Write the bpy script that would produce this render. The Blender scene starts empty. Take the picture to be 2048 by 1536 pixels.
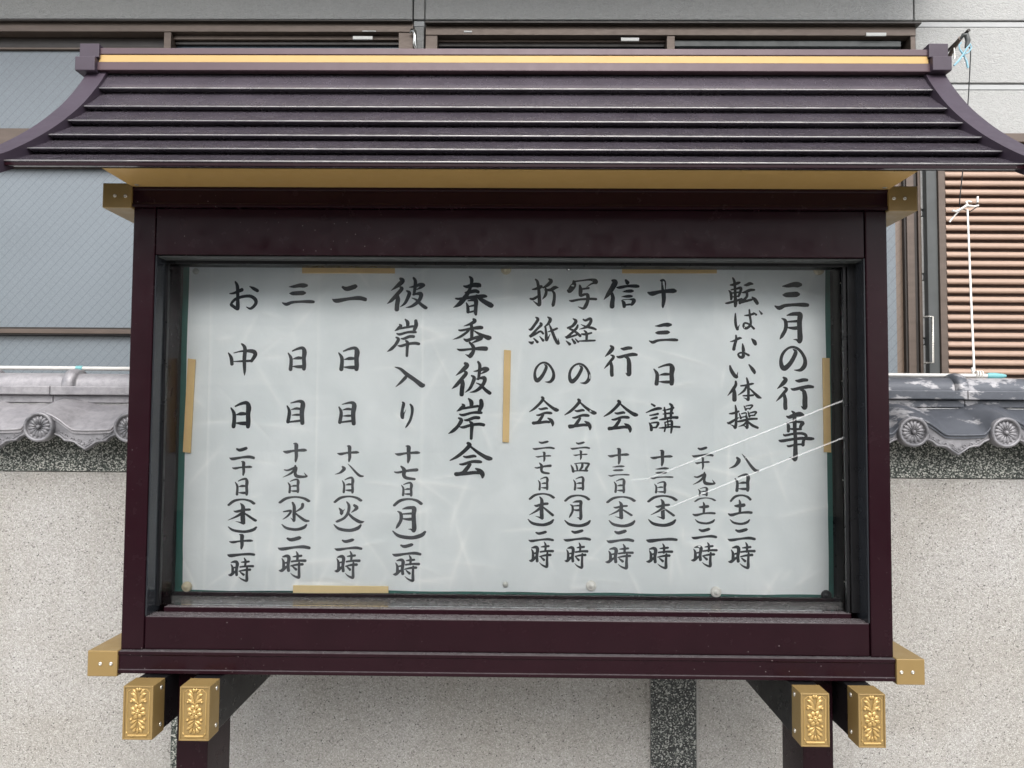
import bpy, math, random
from mathutils import Vector, Matrix, Euler
random.seed(7)
R = math.radians
S = bpy.context.scene
COL = S.collection
# ------------------------------------------------------------------ camera
CAM_Z = 1.55
cam_d = bpy.data.cameras.new("camera")
cam = bpy.data.objects.new("camera", cam_d); COL.objects.link(cam)
cam_d.sensor_width = 36.0
cam_d.lens = 1538.0 / 2048.0 * 36.0
cam_d.clip_start = 0.02; cam_d.clip_end = 500
ROT = (Matrix.Rotation(R(0.63), 3, 'Z') @ Matrix.Rotation(R(90 + 2.674), 3, 'X') @ Matrix.Rotation(R(0.41), 3, 'Z'))
cam.matrix_world = Matrix.Translation((0, 0, CAM_Z)) @ ROT.to_4x4()
S.camera = cam
# ------------------------------------------------------------------ light
W = bpy.data.worlds.new("World"); S.world = W; W.use_nodes = True
nt = W.node_tree; nt.nodes.clear()
sky = nt.nodes.new('ShaderNodeTexSky'); sky.sky_type = 'NISHITA'; sky.sun_disc = False
SUN_EL, SUN_AZ = 47.0, 176.0     # azimuth clockwise from +Y (into the picture): the sun is behind the camera
sky.sun_elevation = R(SUN_EL); sky.sun_rotation = R(SUN_AZ)
sky.air_density = 1.0; sky.dust_density = 3.0; sky.ozone_density = 1.0
hs = nt.nodes.new('ShaderNodeHueSaturation'); hs.inputs['Saturation'].default_value = 0.28
bg = nt.nodes.new('ShaderNodeBackground'); bg.inputs['Strength'].default_value = 0.15
wo = nt.nodes.new('ShaderNodeOutputWorld')
nt.links.new(sky.outputs[0], hs.inputs['Color']); nt.links.new(hs.outputs[0], bg.inputs['Color']); nt.links.new(bg.outputs[0], wo.inputs['Surface'])
sd = bpy.data.lights.new("sun", 'SUN'); sd.energy = 1.1; sd.angle = R(48); sd.color = (1.0, 0.965, 0.92)
sun = bpy.data.objects.new("sun", sd); COL.objects.link(sun)
az, el = R(SUN_AZ), R(SUN_EL)
to_sun = Vector((math.sin(az) * math.cos(el), math.cos(az) * math.cos(el), math.sin(el)))
sun.rotation_euler = to_sun.to_track_quat('Z', 'Y').to_euler()
S.view_settings.view_transform = 'Standard'; S.view_settings.look = 'None'
S.view_settings.exposure = 1.07; S.view_settings.gamma = 1.0; S.view_settings.use_curve_mapping = False
S.cycles.use_denoising = True
S.cycles.max_bounces = 8; S.cycles.transparent_max_bounces = 12

# ------------------------------------------------------------------ helpers
def at(px, py, Y):
    """point of the plane y = Y seen at pixel (px, py) of the 2048x1536 photograph"""
    d = ROT @ Vector(((px - 1024.0) / 1538.0, -(py - 768.0) / 1538.0, -1.0))
    k = Y / d.y
    return Vector((d.x * k, Y, CAM_Z + d.z * k))
def X(px, py, Y): return at(px, py, Y).x
def Z(px, py, Y): return at(px, py, Y).z

def node(nt, t, **kw):
    n = nt.nodes.new(t)
    for k, v in kw.items():
        if k in n.inputs.keys(): n.inputs[k].default_value = v
        else: setattr(n, k, v)
    return n
def ramp(nt, src, stops):
    r = nt.nodes.new('ShaderNodeValToRGB'); nt.links.new(src, r.inputs[0])
    while len(r.color_ramp.elements) < len(stops): r.color_ramp.elements.new(0.5)
    for e, (p, c) in zip(r.color_ramp.elements, stops):
        e.position = p; e.color = (c, c, c, 1) if not isinstance(c, tuple) else (*c[:3], 1)
    return r.outputs[0]
def noise(nt, vec, scale, detail=4, rough=0.55, dist=0.0):
    n = node(nt, 'ShaderNodeTexNoise', Scale=scale, Detail=detail, Roughness=rough, Distortion=dist)
    nt.links.new(vec, n.inputs['Vector']); return n.outputs['Fac']
def mixc(nt, fac, a, b, mode='MIX'):
    m = nt.nodes.new('ShaderNodeMix'); m.data_type = 'RGBA'; m.blend_type = mode
    for s, i in ((fac, 0), (a, 6), (b, 7)):
        if isinstance(s, (int, float)): m.inputs[i].default_value = s
        elif isinstance(s, tuple): m.inputs[i].default_value = (*s[:3], 1)
        else: nt.links.new(s, m.inputs[i])
    return m.outputs[2]
def newmat(name):
    m = bpy.data.materials.new(name); m.use_nodes = True
    nt = m.node_tree; b = nt.nodes['Principled BSDF']
    g = nt.nodes.new('ShaderNodeNewGeometry')
    return m, nt, b, g.outputs['Position']
def mapping(nt, vec, sc=(1, 1, 1), rot=(0, 0, 0)):
    mp = nt.nodes.new('ShaderNodeMapping'); mp.inputs['Scale'].default_value = sc; mp.inputs['Rotation'].default_value = rot
    nt.links.new(vec, mp.inputs['Vector']); return mp.outputs[0]
def bump(nt, b, h, strength=0.3, dist=0.01):
    n = node(nt, 'ShaderNodeBump', Strength=strength, Distance=dist)
    nt.links.new(h, n.inputs['Height']); nt.links.new(n.outputs[0], b.inputs['Normal'])
def setc(nt, b, c, s='Base Color'):
    if isinstance(c, tuple): b.inputs[s].default_value = (*c[:3], 1)
    elif isinstance(c, (int, float)): b.inputs[s].default_value = c
    else: nt.links.new(c, b.inputs[s])
M = {}
def paint(name, col, rough=0.35, metallic=0.0, speck=0.0, speck_col=(0.5, 0.5, 0.5), vary=0.25, spec=0.5, coat=0.0, dust=0.0, brush=None):
    """painted metal / plastic: tone drift, uneven gloss, tiny paint chips and dust specks"""
    m, nt, b, P = newmat(name)
    n1 = noise(nt, mapping(nt, P, brush or (1, 1, 1)), 9, 5)
    dark = tuple(c * (1 - vary) for c in col); lite = tuple(min(1, c * (1 + vary)) for c in col)
    c = mixc(nt, ramp(nt, n1, [(0.3, 0.0), (0.7, 1.0)]), dark, lite)
    if dust:
        gN = nt.nodes.new('ShaderNodeNewGeometry'); sx = nt.nodes.new('ShaderNodeSeparateXYZ'); nt.links.new(gN.outputs['Normal'], sx.inputs[0])
        up = ramp(nt, sx.outputs['Z'], [(0.55, 0.0), (0.95, 1.0)])
        dn = ramp(nt, noise(nt, P, 70, 5, 0.6), [(0.3, 0.55), (0.7, 1.0)])
        mu = nt.nodes.new('ShaderNodeMath'); mu.operation = 'MULTIPLY'; nt.links.new(up, mu.inputs[0]); nt.links.new(dn, mu.inputs[1])
        mu2 = nt.nodes.new('ShaderNodeMath'); mu2.operation = 'MULTIPLY'; nt.links.new(mu.outputs[0], mu2.inputs[0]); mu2.inputs[1].default_value = dust
        c = mixc(nt, mu2.outputs[0], c, (0.15, 0.14, 0.145))
    if speck:
        v = nt.nodes.new('ShaderNodeTexVoronoi'); v.inputs['Scale'].default_value = 55; nt.links.new(P, v.inputs['Vector'])
        s1 = ramp(nt, v.outputs['Distance'], [(0.04, 1.0), (0.075, 0.0)])
        s2 = ramp(nt, noise(nt, P, 4.0, 3), [(0.5, 0.0), (0.62, 1.0)])
        mu = nt.nodes.new('ShaderNodeMath'); mu.operation = 'MULTIPLY'; nt.links.new(s1, mu.inputs[0]); nt.links.new(s2, mu.inputs[1])
        mu2 = nt.nodes.new('ShaderNodeMath'); mu2.operation = 'MULTIPLY'; nt.links.new(mu.outputs[0], mu2.inputs[0]); mu2.inputs[1].default_value = speck
        c = mixc(nt, mu2.outputs[0], c, speck_col)
    setc(nt, b, c)
    setc(nt, b, ramp(nt, noise(nt, mapping(nt, P, brush or (1, 1, 1)), 30, 4), [(0.2, max(0.03, rough - 0.08)), (0.8, rough + 0.1)]), 'Roughness')
    b.inputs['Metallic'].default_value = metallic
    b.inputs['Specular IOR Level'].default_value = spec
    if coat: b.inputs['Coat Weight'].default_value = coat; b.inputs['Coat Roughness'].default_value = 0.12
    bump(nt, b, noise(nt, P, 14, 2), 0.05, 0.002)
    M[name] = m; return m

class MB:
    def __init__(s): s.v = []; s.f = []; s.sm = []
    def add(s, vs, fs, smooth=False):
        o = len(s.v); s.v += [Vector(p) for p in vs]
        for f in fs: s.f.append([i + o for i in f]); s.sm.append(smooth)
        return s
    def box(s, x0, x1, y0, y1, z0, z1):
        if x0 > x1: x0, x1 = x1, x0
        if y0 > y1: y0, y1 = y1, y0
        if z0 > z1: z0, z1 = z1, z0
        return s.add([(x0,y0,z0),(x1,y0,z0),(x1,y1,z0),(x0,y1,z0),(x0,y0,z1),(x1,y0,z1),(x1,y1,z1),(x0,y1,z1)],
                     [(0,3,2,1),(4,5,6,7),(0,1,5,4),(1,2,6,5),(2,3,7,6),(3,0,4,7)])
    def prism_x(s, prof, x0, x1, smooth=False):
        """closed (y,z) outline swept from x0 to x1"""
        n = len(prof)
        vs = [(x0, y, z) for y, z in prof] + [(x1, y, z) for y, z in prof]
        fs = [(i, (i+1) % n, n + (i+1) % n, n + i) for i in range(n)]
        s.add(vs, fs, smooth); s.add(vs, [tuple(range(n-1, -1, -1)), tuple(range(n, 2*n))]); return s
    def prism_y(s, prof, y0, y1):
        """closed (x,z) outline from y0 (front) to y1"""
        n = len(prof)
        vs = [(x, y0, z) for x, z in prof] + [(x, y1, z) for x, z in prof]
        return s.add(vs, [(i, n + i, n + (i+1) % n, (i+1) % n) for i in range(n)] + [tuple(range(n)), tuple(range(2*n-1, n-1, -1))])
    def tube(s, pts, r, n=8, closed=False, caps=True):
        pts = [Vector(p) for p in pts]; rs = r if isinstance(r, (list, tuple)) else [r] * len(pts)
        rings = []; N = len(pts); up = Vector((0.13, 0.97, 0.21)).normalized()
        for i, p in enumerate(pts):
            a = pts[(i-1) % N] if (closed or i) else p; c = pts[(i+1) % N] if (closed or i < N-1) else p
            t = (c - a).normalized(); u = t.cross(up)
            if u.length < 1e-4: u = t.cross(Vector((1, 0, 0)))
            u.normalize(); w = t.cross(u)
            rings.append([p + (u * math.cos(2*math.pi*k/n) + w * math.sin(2*math.pi*k/n)) * rs[i] for k in range(n)])
        vs = [q for rg in rings for q in rg]; fs = []
        for i in range(N if closed else N-1):
            j = (i+1) % N
            for k in range(n): fs.append((i*n+k, i*n+(k+1) % n, j*n+(k+1) % n, j*n+k))
        s.add(vs, fs, True)
        if caps and not closed: s.add(vs, [tuple(range(n)), tuple(range((N-1)*n + n-1, (N-1)*n - 1, -1))])
        return s
    def lathe_y(s, cx, cy, cz, prof, n=24):
        """(r, y-offset) outline turned about an axis along y"""
        m = len(prof)
        vs = [(cx + r*math.cos(2*math.pi*k/n), cy + dy, cz + r*math.sin(2*math.pi*k/n)) for r, dy in prof for k in range(n)]
        fs = [(i*n+k, i*n+(k+1) % n, (i+1)*n+(k+1) % n, (i+1)*n+k) for i in range(m-1) for k in range(n)]
        s.add(vs, fs, True)
        s.add(vs[:n], [tuple(range(n))]); s.add(vs[-n:], [tuple(range(n-1, -1, -1))]); return s
    def lobe(s, c, ang, L, w, h, taper=0.55, n=8, m=5):
        """raised leaf/petal on a front face (pointing to -y): from c along angle ang in xz"""
        ca, sa = math.cos(ang), math.sin(ang); vs = []
        for i in range(m + 1):
            t = i / m; hw = w * 0.5 * math.sin(math.pi * (t ** (1.0 if taper == 0 else taper + 0.35)) * 0.97 + 0.03)
            hh = h * (0.35 + 0.65 * math.sin(math.pi * t))
            for k in range(n):
                a = math.pi * k / (n - 1)
                u, v = t * L, -hw * math.cos(a)
                vs.append((c[0] + ca*u - sa*v, c[1] - hh * math.sin(a), c[2] + sa*u + ca*v))
        fs = [(i*n+k, i*n+k+1, (i+1)*n+k+1, (i+1)*n+k) for i in range(m) for k in range(n-1)]
        return s.add(vs, fs, True)
    def make(s, name, mat, parent=None, bevel=0.0, label=None, seg=2, kind=None):
        n = len(s.v); lo = Vector([min(v[i] for v in s.v) for i in range(3)]); hi = Vector([max(v[i] for v in s.v) for i in range(3)])
        c = Vector(((lo.x+hi.x)/2, (lo.y+hi.y)/2, lo.z)) 
        me = bpy.data.meshes.new(name); me.from_pydata([tuple(v - c) for v in s.v], [], s.f); me.update()
        me.polygons.foreach_set('use_smooth', s.sm)
        me.materials.append(M[mat] if isinstance(mat, str) else mat)
        o = bpy.data.objects.new(name, me); COL.objects.link(o)
        o['wo'] = 0; del o['wo']
        ORIG[o] = c; po = ORIG[parent] if parent else Vector((0, 0, 0))
        o.location = c - po; o.parent = parent
        if bevel:
            b = o.modifiers.new('bevel', 'BEVEL'); b.width = bevel; b.segments = seg; b.limit_method = 'ANGLE'; b.angle_limit = R(35)
            b.harden_normals = False
        if label: o['label'] = label
        if kind: o['kind'] = kind
        return o
ORIG = {}
def empty(name, loc, label=None, cat=None, group=None):
    o = bpy.data.objects.new(name, None); o.empty_display_size = 0.05; COL.objects.link(o); o.location = loc
    ORIG[o] = Vector(loc)
    if label: tag(o, label, cat, group)
    return o
def tag(o, label=None, cat=None, group=None, kind=None):
    if label: o['label'] = label
    if cat: o['category'] = cat
    if group: o['group'] = group
    if kind: o['kind'] = kind
    return o
def dup(o, parent, world):
    """copy of a part moved so that its own origin stands at `world`"""
    c = o.copy(); COL.objects.link(c); c.parent = parent; ORIG[c] = Vector(world)
    c.location = ORIG[c] - (ORIG[parent] if parent else Vector((0, 0, 0)))
    for ch in list(o.children):
        dup(ch, c, ORIG[c] + ORIG[ch] - ORIG[o])
    return c

# ------------------------------------------------------------------ materials
PURPLE = (0.021, 0.0055, 0.0095)
paint('purple_metal', (0.0135, 0.0036, 0.0062), 0.22, 0.0, speck=0.5, speck_col=(0.35, 0.3, 0.3), vary=0.10, spec=0.18, dust=0.7)
paint('roof_metal', (0.070, 0.060, 0.074), 0.24, 0.1, speck=0.6, speck_col=(0.5, 0.5, 0.48), vary=0.14, spec=0.8, coat=0.6)
M['roof_metal'].node_tree.nodes['Bump'].inputs['Strength'].default_value = 0.02
paint('verge_metal', (0.048, 0.034, 0.050), 0.50, 0.1, vary=0.08, spec=0.5)
paint('ridge_metal', (0.075, 0.042, 0.052), 0.38, 0.1, vary=0.08, spec=0.6)
paint('dark_metal', (0.008, 0.008, 0.009), 0.3, 0.0, vary=0.1, spec=0.35, speck=0.15)
paint('reveal_metal', (0.020, 0.022, 0.026), 0.14, 0.0, vary=0.1, spec=0.35)
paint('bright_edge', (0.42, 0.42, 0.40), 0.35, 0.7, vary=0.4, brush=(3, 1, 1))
paint('gold_paint', (0.26, 0.175, 0.066), 0.36, 0.2, vary=0.05, spec=0.5)
paint('gold_bright', (0.46, 0.31, 0.115), 0.30, 0.4, vary=0.04, spec=0.5)
paint('gold_soffit', (0.56, 0.36, 0.13), 0.38, 0.3, vary=0.02)
paint('gold_stripe', (0.50, 0.33, 0.125), 0.50, 0.1, vary=0.03)
paint('screw_steel', (0.62, 0.60, 0.55), 0.28, 0.8, vary=0.2)
paint('green_board', (0.035, 0.135, 0.115), 0.55, vary=0.1)
paint('side_lining', (0.040, 0.038, 0.036), 0.5, vary=0.1, spec=0.3)
paint('brown_alu', (0.115, 0.088, 0.072), 0.42, 0.35, vary=0.12, brush=(1, 1, 6))
paint('brown_dark', (0.030, 0.025, 0.022), 0.4, 0.2, vary=0.2)
paint('grey_alu', (0.075, 0.080, 0.080), 0.45, 0.2, vary=0.15)
paint('slat_tan', (0.36, 0.25, 0.19), 0.45, 0.1, vary=0.06)
paint('shutter_back', (0.15, 0.088, 0.068), 0.5, vary=0.1)
paint('chrome', (0.72, 0.72, 0.70), 0.15, 1.0, vary=0.1)
paint('pole_white', (0.66, 0.65, 0.62), 0.22, 0.2, vary=0.05)
paint('white_plastic', (0.78, 0.76, 0.72), 0.35, vary=0.05)
paint('teal_plastic', (0.16, 0.40, 0.42), 0.45, vary=0.15)
paint('blue_plastic', (0.24, 0.46, 0.56), 0.35, vary=0.15)
paint('tan_bar', (0.74, 0.51, 0.235), 0.5, vary=0.08, speck=0.4, speck_col=(0.3, 0.2, 0.08))
paint('cream_bar', (0.80, 0.62, 0.33), 0.5, vary=0.06)
paint('magnet_grey', (0.55, 0.55, 0.52), 0.4, vary=0.1)
paint('magnet_cream', (0.66, 0.58, 0.42), 0.4, vary=0.08)
paint('magnet_black', (0.015, 0.016, 0.018), 0.35, vary=0.1)
paint('sticker', (0.62, 0.62, 0.60), 0.5, vary=0.08)
paint('reflection_strip', (0.85, 0.86, 0.86), 0.4, vary=0.05); M['reflection_strip'].node_tree.nodes['Principled BSDF'].inputs['Alpha'].default_value = 0.17

def mat_pebble():
    m, nt, b, P = newmat('pebble_wash')
    v = nt.nodes.new('ShaderNodeTexVoronoi'); v.inputs['Scale'].default_value = 285; nt.links.new(P, v.inputs['Vector'])
    sx = nt.nodes.new('ShaderNodeSeparateXYZ'); nt.links.new(v.outputs['Color'], sx.inputs[0])
    c = ramp(nt, sx.outputs['X'], [(0.0, (0.08, 0.076, 0.073)), (0.05, (0.26, 0.252, 0.24)), (0.18, (0.36, 0.35, 0.335)), (0.75, (0.42, 0.411, 0.396)), (1.0, (0.52, 0.514, 0.50))])
    gap = ramp(nt, v.outputs['Distance'], [(0.5, 0.0), (0.8, 1.0)])
    c = mixc(nt, gap, c, (0.30, 0.29, 0.275))
    big = ramp(nt, noise(nt, P, 2.2, 5, 0.6, 0.5), [(0.3, (0.84, 0.82, 0.78)), (0.65, (1.0, 1.0, 1.0))])
    c = mixc(nt, 1.0, c, big, 'MULTIPLY')
    # faint run marks of rain water and a grimier strip under the granite
    run = ramp(nt, noise(nt, mapping(nt, P, (9, 1, 0.5)), 2.4, 5, 0.65), [(0.50, 0.0), (0.72, 0.30)])
    c = mixc(nt, run, c, (0.30, 0.283, 0.255))
    setc(nt, b, c); b.inputs['Roughness'].default_value = 0.85
    inv = ramp(nt, v.outputs['Distance'], [(0.0, 1.0), (0.7, 0.0)])
    bump(nt, b, inv, 0.5, 0.0024); M['pebble_wash'] = m
mat_pebble()
def mat_granite(name, lo, hi, scale=150, thr=0.45):
    m, nt, b, P = newmat(name)
    v = nt.nodes.new('ShaderNodeTexVoronoi'); v.inputs['Scale'].default_value = scale
    wob = mapping(nt, P, (1, 1, 1.15)); nt.links.new(wob, v.inputs['Vector'])
    sx = nt.nodes.new('ShaderNodeSeparateXYZ'); nt.links.new(v.outputs['Color'], sx.inputs[0])
    n = noise(nt, P, scale * 0.9, 3, 0.7)
    add = nt.nodes.new('ShaderNodeMath'); add.operation = 'ADD'; nt.links.new(sx.outputs['Y'], add.inputs[0]); nt.links.new(n, add.inputs[1])
    hf = nt.nodes.new('ShaderNodeMath'); hf.operation = 'MULTIPLY'; nt.links.new(add.outputs[0], hf.inputs[0]); hf.inputs[1].default_value = 0.5
    c = ramp(nt, hf.outputs[0], [(thr - 0.14, lo), (thr, tuple(x * 3.0 for x in lo)), (thr + 0.10, (0.16, 0.17, 0.15)), (thr + 0.22, hi)])
    setc(nt, b, c); b.inputs['Roughness'].default_value = 0.6; bump(nt, b, hf.outputs[0], 0.4, 0.002); M[name] = m
mat_granite('granite', (0.014, 0.018, 0.015), (0.46, 0.46, 0.42), 260, 0.49)
mat_granite('granite_dark', (0.016, 0.018, 0.018), (0.42, 0.42, 0.40), 240, 0.53)
def mat_tile(name, light, dark, p0, p1):
    m, nt, b, P = newmat(name)
    n1 = noise(nt, mapping(nt, P, (1, 1, 2.2)), 9, 6, 0.6, 0.0)
    n2 = noise(nt, P, 60, 4, 0.7)
    pat = ramp(nt, n1, [(p0, 0.0), (p1, 1.0)])
    l2 = mixc(nt, ramp(nt, n2, [(0.35, 0.0), (0.6, 1.0)]), tuple(x * 0.78 for x in light), light)
    d2 = mixc(nt, n2, tuple(x * 0.7 for x in dark), tuple(x * 1.35 for x in dark))
    setc(nt, b, mixc(nt, pat, d2, l2)); b.inputs['Metallic'].default_value = 0.25
    setc(nt, b, ramp(nt, n2, [(0.2, 0.34), (0.8, 0.6)]), 'Roughness'); bump(nt, b, n2, 0.12, 0.002); M[name] = m
mat_tile('tile_silver', (0.33, 0.32, 0.335), (0.20, 0.195, 0.21), 0.25, 0.5)
mat_tile('tile_patchy', (0.40, 0.395, 0.41), (0.085, 0.092, 0.108), 0.55, 0.60)
mat_tile('tile_front', (0.27, 0.265, 0.28), (0.13, 0.13, 0.14), 0.35, 0.6)
def mat_siding():
    m, nt, b, P = newmat('siding')
    n1 = noise(nt, mapping(nt, P, (1, 1, 1.5)), 70, 5, 0.6, 1.2)
    c = mixc(nt, ramp(nt, n1, [(0.35, 0.0), (0.65, 1.0)]), (0.36, 0.363, 0.355), (0.43, 0.433, 0.425))
    c = mixc(nt, ramp(nt, noise(nt, mapping(nt, P, (1, 1, 0.3)), 1.5, 4), [(0.35, 0.0), (0.8, 0.35)]), c, (0.38, 0.38, 0.37))
    setc(nt, b, c); b.inputs['Roughness'].default_value = 0.75; bump(nt, b, ramp(nt, n1, [(0.35, 0.0), (0.6, 1.0)]), 0.45, 0.004); M['siding'] = m
mat_siding()
paint('siding_smooth', (0.42, 0.43, 0.43), 0.7, vary=0.05)
paint('siding_groove', (0.20, 0.20, 0.21), 0.8, vary=0.1)
def mat_wired(name, base, rough, warm=None):
    """obscured wired glass: rough pane with the wire mesh cast in it"""
    m, nt, b, P = newmat(name)
    def wires(rot, w, pitch):
        mp = mapping(nt, P, (1 / pitch,) * 3, (0, rot, 0))
        sx = nt.nodes.new('ShaderNodeSeparateXYZ'); nt.links.new(mp, sx.inputs[0])
        fr = nt.nodes.new('ShaderNodeMath'); fr.operation = 'FRACT'; nt.links.new(sx.outputs['X'], fr.inputs[0])
        return ramp(nt, fr.outputs[0], [(0.0, 1.0), (w, 1.0), (w + 0.03, 0.0)])
    w1, w2 = wires(R(-42), 0.05, 0.031), wires(R(48), 0.04, 0.031)
    n = noise(nt, P, 210, 3, 0.6)
    c = mixc(nt, ramp(nt, noise(nt, P, 1.2, 2), [(0.3, 0.0), (0.7, 1.0)]), tuple(x * 0.78 for x in base), base)
    c = mixc(nt, ramp(nt, n, [(0.4, 0.0), (0.7, 0.3)]), c, tuple(min(1, x * 1.35) for x in base))
    f1 = nt.nodes.new('ShaderNodeMath'); f1.operation = 'MULTIPLY'; nt.links.new(w1, f1.inputs[0]); f1.inputs[1].default_value = 0.5
    f2 = nt.nodes.new('ShaderNodeMath'); f2.operation = 'MULTIPLY'; nt.links.new(w2, f2.inputs[0]); f2.inputs[1].default_value = 0.22
    c = mixc(nt, f1.outputs[0], c, tuple(x * 0.35 for x in base)); c = mixc(nt, f2.outputs[0], c, tuple(x * 0.35 for x in base))
    setc(nt, b, c); b.inputs['Roughness'].default_value = rough; b.inputs['Specular IOR Level'].default_value = 0.7
    bump(nt, b, n, 0.25, 0.002); M[name] = m
mat_wired('wired_glass', (0.160, 0.187, 0.210), 0.25)
mat_wired('wired_glass_brown_reflection', (0.16, 0.115, 0.085), 0.30)  # brown reflection of a curtain, put into the pane's colour
def mat_glass():
    m = bpy.data.materials.new('clear_glass'); m.use_nodes = True; nt = m.node_tree; nt.nodes.clear()
    o = nt.nodes.new('ShaderNodeOutputMaterial'); mx = nt.nodes.new('ShaderNodeMixShader')
    t = nt.nodes.new('ShaderNodeBsdfTransparent'); t.inputs[0].default_value = (0.985, 0.993, 0.990, 1)
    g = nt.nodes.new('ShaderNodeBsdfGlossy'); g.inputs['Roughness'].default_value = 0.015
    fr = nt.nodes.new('ShaderNodeFresnel'); fr.inputs['IOR'].default_value = 1.5
    nt.links.new(fr.outputs[0], mx.inputs[0]); nt.links.new(t.outputs[0], mx.inputs[1]); nt.links.new(g.outputs[0], mx.inputs[2]); nt.links.new(mx.outputs[0], o.inputs[0])
    M['clear_glass'] = m
mat_glass()
def mat_paper():
    m, nt, b, P = newmat('washi_paper')
    n0 = noise(nt, P, 3.2, 5, 0.6, 0.8); n1 = noise(nt, mapping(nt, P, (1, 1, 1)), 7, 5, 0.5, 0.6); fib = noise(nt, mapping(nt, P, (3, 1, 0.6)), 240, 3, 0.7)
    c = mixc(nt, ramp(nt, n1, [(0.35, 0.0), (0.65, 1.0)]), (0.76, 0.80, 0.82), (0.85, 0.88, 0.90))
    c = mixc(nt, ramp(nt, fib, [(0.45, 0.0), (0.75, 0.35)]), c, (0.88, 0.885, 0.88))
    setc(nt, b, c); b.inputs['Roughness'].default_value = 0.8
    # long soft creases: ridged noise
    r = node(nt, 'ShaderNodeTexNoise', Scale=2.6, Detail=4, Roughness=0.45, Distortion=0.5); r.noise_type = 'RIDGED_MULTIFRACTAL'
    nt.links.new(mapping(nt, P, (1.0, 1.0, 1.8), (0, R(25), 0)), r.inputs['Vector'])
    c = mixc(nt, ramp(nt, n0, [(0.42, 0.0), (0.65, 0.35)]), c, (0.66, 0.695, 0.715))
    at_ = nt.nodes.new('ShaderNodeAttribute'); at_.attribute_name = 'crease_light'          # light catching the creases, painted into the paper colour
    c = mixc(nt, at_.outputs['Fac'], c, (0.97, 0.975, 0.975))
    setc(nt, b, c)
    a = nt.nodes.new('ShaderNodeMath'); a.operation = 'MULTIPLY_ADD'; nt.links.new(r.outputs['Fac'], a.inputs[0]); a.inputs[1].default_value = 0.35; nt.links.new(n1, a.inputs[2])
    bump(nt, b, a.outputs[0], 0.40, 0.010); M['washi_paper'] = m
mat_paper()
def mat_ink(name, g):
    m, nt, b, P = newmat(name)
    n = noise(nt, P, 35, 5, 0.6)
    setc(nt, b, mixc(nt, ramp(nt, n, [(0.3, 0.0), (0.75, 1.0)]), tuple(x * 0.8 for x in g), tuple(x * 1.35 for x in g)))
    b.inputs['Roughness'].default_value = 0.7; b.inputs['Specular IOR Level'].default_value = 0.2; M[name] = m
mat_ink('ink_black', (0.034, 0.036, 0.040)); mat_ink('ink_grey', (0.055, 0.058, 0.064)); mat_ink('ink_pale', (0.085, 0.088, 0.096))
def mat_ground(name, a, b_, scale):
    m, nt, b, P = newmat(name); n = noise(nt, P, scale, 6, 0.65)
    setc(nt, b, mixc(nt, n, a, b_)); b.inputs['Roughness'].default_value = 0.9; bump(nt, b, n, 0.3, 0.004); M[name] = m
mat_ground('asphalt', (0.045, 0.045, 0.047), (0.075, 0.075, 0.077), 90)
mat_ground('paving', (0.34, 0.33, 0.31), (0.46, 0.45, 0.42), 25)
mat_ground('concrete', (0.30, 0.29, 0.27), (0.42, 0.41, 0.39), 30)
mat_ground('stucco_far', (0.38, 0.36, 0.32), (0.46, 0.44, 0.40), 12)
mat_ground('roof_far', (0.07, 0.075, 0.085), (0.11, 0.115, 0.125), 20)
paint('glass_far', (0.05, 0.07, 0.09), 0.08, vary=0.1)

# ------------------------------------------------------------------ ground and street
g = MB().box(-60, 60, -60, -2.5, -0.2, 0.0).make('road', 'asphalt', kind='structure')
g = MB().box(-60, 60, -2.5, 60, -0.2, 0.11).make('pavement', 'paving', kind='structure')

# ------------------------------------------------------------------ house behind
HY = 3.2
house = empty('house', (0, HY, 0), 'grey sided house standing behind the boundary wall, its brown windows facing the board', 'house')
zt = Z(1040, 53, HY)          # head of the windows
body = MB().box(-4.2, 4.6, HY + 0.06, HY + 5.0, 0.05, 4.55).make('wall', 'siding_groove', house)
# siding boards: a textured field and a smooth strip between two grooves
pitch = Z(1900, 41, HY) - Z(1900, 166, HY)
xj = X(1827, 20, HY)
zg = Z(1900, 41, HY)
def siding(x0, x1, z0, z1, ys=0.0):
    MB().box(x0, x1, HY - 0.004 + ys, HY + 0.07, z0, z1).make('siding_board', 'siding', house, 0.003)
def strip(x0, x1, z0, z1, ys=0.0):
    MB().box(x0, x1, HY + 0.002 + ys, HY + 0.07, z0, z1).make('siding_strip', 'siding_smooth', house, 0.002)
sh = 0.022; gp = 0.005
for k in range(-4, 7):
    z1 = zg - k * pitch          # upper groove of strip k
    for (a, b_) in ((xj + 0.003, 4.5),):
        if z1 - pitch > -0.3:
            strip(a, b_, z1 - gp - sh, z1 - gp); siding(a, b_, z1 - pitch, z1 - 2*gp - sh)
for k in range(-4, 1):
    z1 = zg - k * pitch
    for (a, b_) in ((-4.1, X(826, 20, HY) - 0.002), (X(828, 20, HY), X(849, 20, HY)), (X(851, 20, HY), xj - 0.003)):
        strip(a, b_, z1 - gp - sh, z1 - gp)
        siding(a, b_, z1 - (pitch if k < 0 else 0.0) if k < 0 else zt, z1 - 2*gp - sh) if k < 0 else strip(a, b_, zt, z1 - 2*gp - sh)
MB().box(X(829, 60, HY), X(848, 60, HY), HY + 0.001, HY + 0.07, 0.2, zt - 0.003).make('siding_board', 'siding', house, 0.002)
MB().box(-4.1, X(1832, 60, HY) + 0.02, HY + 0.01, HY + 0.07, 0.2, Z(1040, 790, HY)).make('siding_board', 'siding', house, 0.002)
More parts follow.
